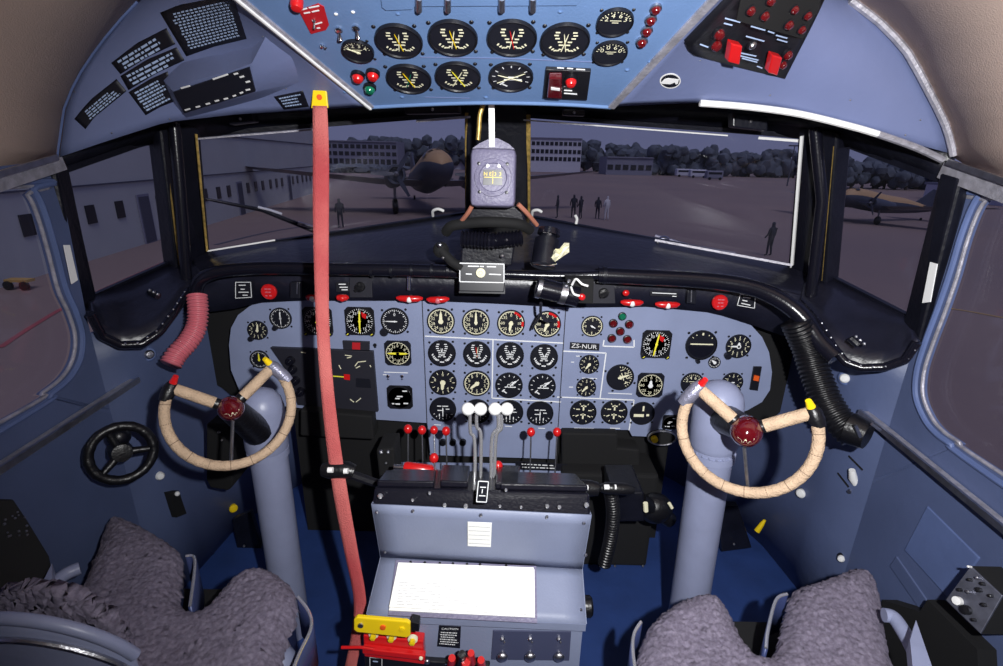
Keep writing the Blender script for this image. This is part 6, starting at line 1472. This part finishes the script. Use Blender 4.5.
# people on the apron
def person(px, y, hgt, top, label, face=0, arm=.1):
    p = GPt(px, y); me = bpy.data.meshes.new('person'); s_ = hgt / 1.75
    J = [((0, 0, .95), .14), ((0, 0, 1.2), .14), ((0, 0, 1.42), .15), ((0, 0, 1.52), .06), ((0, 0, 1.64), .10), ((0, .01, 1.75), .07), ((-.19, 0, 1.40), .06), ((-.25, .02, 1.12), .045), ((-.24, .10 + arm, .90), .035), ((.19, 0, 1.40), .06), ((.25, .02, 1.12), .045), ((.24, .08, .88), .035), ((-.09, 0, .88), .09), ((-.11, .02, .48), .06), ((-.12, 0, .08), .045), ((-.13, .14, .04), .04), ((.09, 0, .88), .09), ((.11, .02, .48), .06), ((.13, -.04, .08), .045), ((.14, .10, .04), .04)]
    E_ = [(0, 1), (1, 2), (2, 3), (3, 4), (4, 5), (2, 6), (6, 7), (7, 8), (2, 9), (9, 10), (10, 11), (0, 12), (12, 13), (13, 14), (14, 15), (0, 16), (16, 17), (17, 18), (18, 19)]
    me.from_pydata([V(j[0]) * s_ for j in J], E_, []); o = bpy.data.objects.new('person', me); COL.objects.link(o); o.location = p; o.rotation_euler.z = face
    m = o.modifiers.new('skin', 'SKIN')
    for i, v in enumerate(me.skin_vertices[0].data): v.radius = (J[i][1] * s_, J[i][1] * s_); v.use_root = i == 0
    m2 = o.modifiers.new('sub', 'SUBSURF'); m2.levels = 1; m2.render_levels = 1
    me.materials.append(M[top]); tag(o, label, 'person'); return o
person(606, 220, 1.7, 'cloth2', 'person in a pale shirt standing on the apron, rightmost of the group', .4)
person(597, 219, 1.6, 'cloth1', 'person in dark clothes beside the pale-shirted person', -.3)
person(580, 219, 1.65, 'cloth1', 'person in dark clothes, right of the close pair in the group', .8)
person(573, 218, 1.7, 'cloth1', 'person in dark clothes, left of the close pair in the group', 0)
person(557, 218, 1.65, 'cloth1', 'person in dark clothes standing alone at the left of the group', 1.5)
person(768, 256, 1.6, 'cloth1', 'person in dark clothes near the lower right corner of the windscreen', .4)
person(341, 228, 1.7, 'cloth1', 'person standing on the apron in front of the parked airliner wing', .4)
# windscreen wiper outside the left windscreen
wp = empty('windscreen_wiper', PY(270, 220, 1.8)); tag(wp, 'black windscreen wiper lying across the left windscreen', 'wiper')
W0 = pts([(206, 199, 1.62), (262, 210, 1.68), (330, 237, 1.76)])
mk('wiper_arm', MB().tube(W0, [.004, .007, .009], 8), M['frame'], wp, sm=True)
mk('wiper_link', MB().tube(pts([(258, 207, 1.66), (270, 210, 1.67), (282, 214, 1.68)]), .004, 8), M['white'], wp, sm=True)
mk('wiper_spring', MB().tube(pts([(298, 223, 1.70), (312, 227, 1.72), (328, 228, 1.74)]), .006, 8), M['silver'], wp, sm=True)
wp = empty('windscreen_wiper', PY(700, 250, 1.8)); tag(wp, 'bright bar for bare frame paint along the foot of the right windscreen', 'wiper')
mk('wiper_arm', MB().tube(pts([(655, 236, 1.66), (690, 246, 1.62), (735, 254, 1.58)]), .006, 8), M['strip'], wp, sm=True)  # bare paint on the frame, modelled as an added arm
mk('bare_paint_spot', MB().sphere(PY(664, 239, 1.63), .018, 10, (1, .6, .6)), M['silver'], wp, sm=True)
# ================================================================== LIGHT AND CAMERA
w = bpy.data.worlds.new('hazy_sky'); bpy.context.scene.world = w; w.use_nodes = True
nt = w.node_tree; bg = nt.nodes['Background']
tc = nt.nodes.new('ShaderNodeTexCoord'); sp = nt.nodes.new('ShaderNodeSeparateXYZ'); rp = nt.nodes.new('ShaderNodeValToRGB')
nt.links.new(tc.outputs['Generated'], sp.inputs[0]); nt.links.new(sp.outputs['Z'], rp.inputs['Fac']); nt.links.new(rp.outputs['Color'], bg.inputs['Color'])
e = rp.color_ramp.elements; e[0].position = 0; e[0].color = (*lin((98, 102, 132)), 1); e[1].position = .5; e[1].color = (*lin((92, 98, 136)), 1)
bg.inputs['Strength'].default_value = 1.0
def light(name, typ, loc, energy, target=None, **k):
    l = bpy.data.lights.new(name, typ); l.energy = energy
    for a, b in k.items(): setattr(l, a, b)
    o = bpy.data.objects.new(name, l); COL.objects.link(o); o.location = loc
    if target is not None: o.rotation_euler = (V(target) - V(loc)).to_track_quat('-Z', 'Y').to_euler()
    return o
light('sun', 'SUN', (0, -20, 40), 1.0, (-12, 5, 0), angle=math.radians(25), color=(1, .95, .95))
light('camera_flash', 'SPOT', EYE + V((.13, -.04, .10)), 95, EYE + V((.32, 1.0, -.20)), spot_size=math.radians(140), spot_blend=1.0, shadow_soft_size=.012)
cam = bpy.data.cameras.new('camera'); co = bpy.data.objects.new('camera', cam); COL.objects.link(co)
cam.sensor_width = 36; cam.lens = 36 * F / 1003; cam.clip_start = .02; cam.clip_end = 2000
cam.shift_x = 0
R = Matrix((RT, UP, -FW)).transposed().to_4x4(); R.translation = EYE; co.matrix_world = R
sc = bpy.context.scene; sc.camera = co
sc.view_settings.view_transform = 'Standard'; sc.view_settings.look = 'None'; sc.view_settings.gamma = 1; sc.view_settings.use_curve_mapping = False; sc.view_settings.exposure = 0
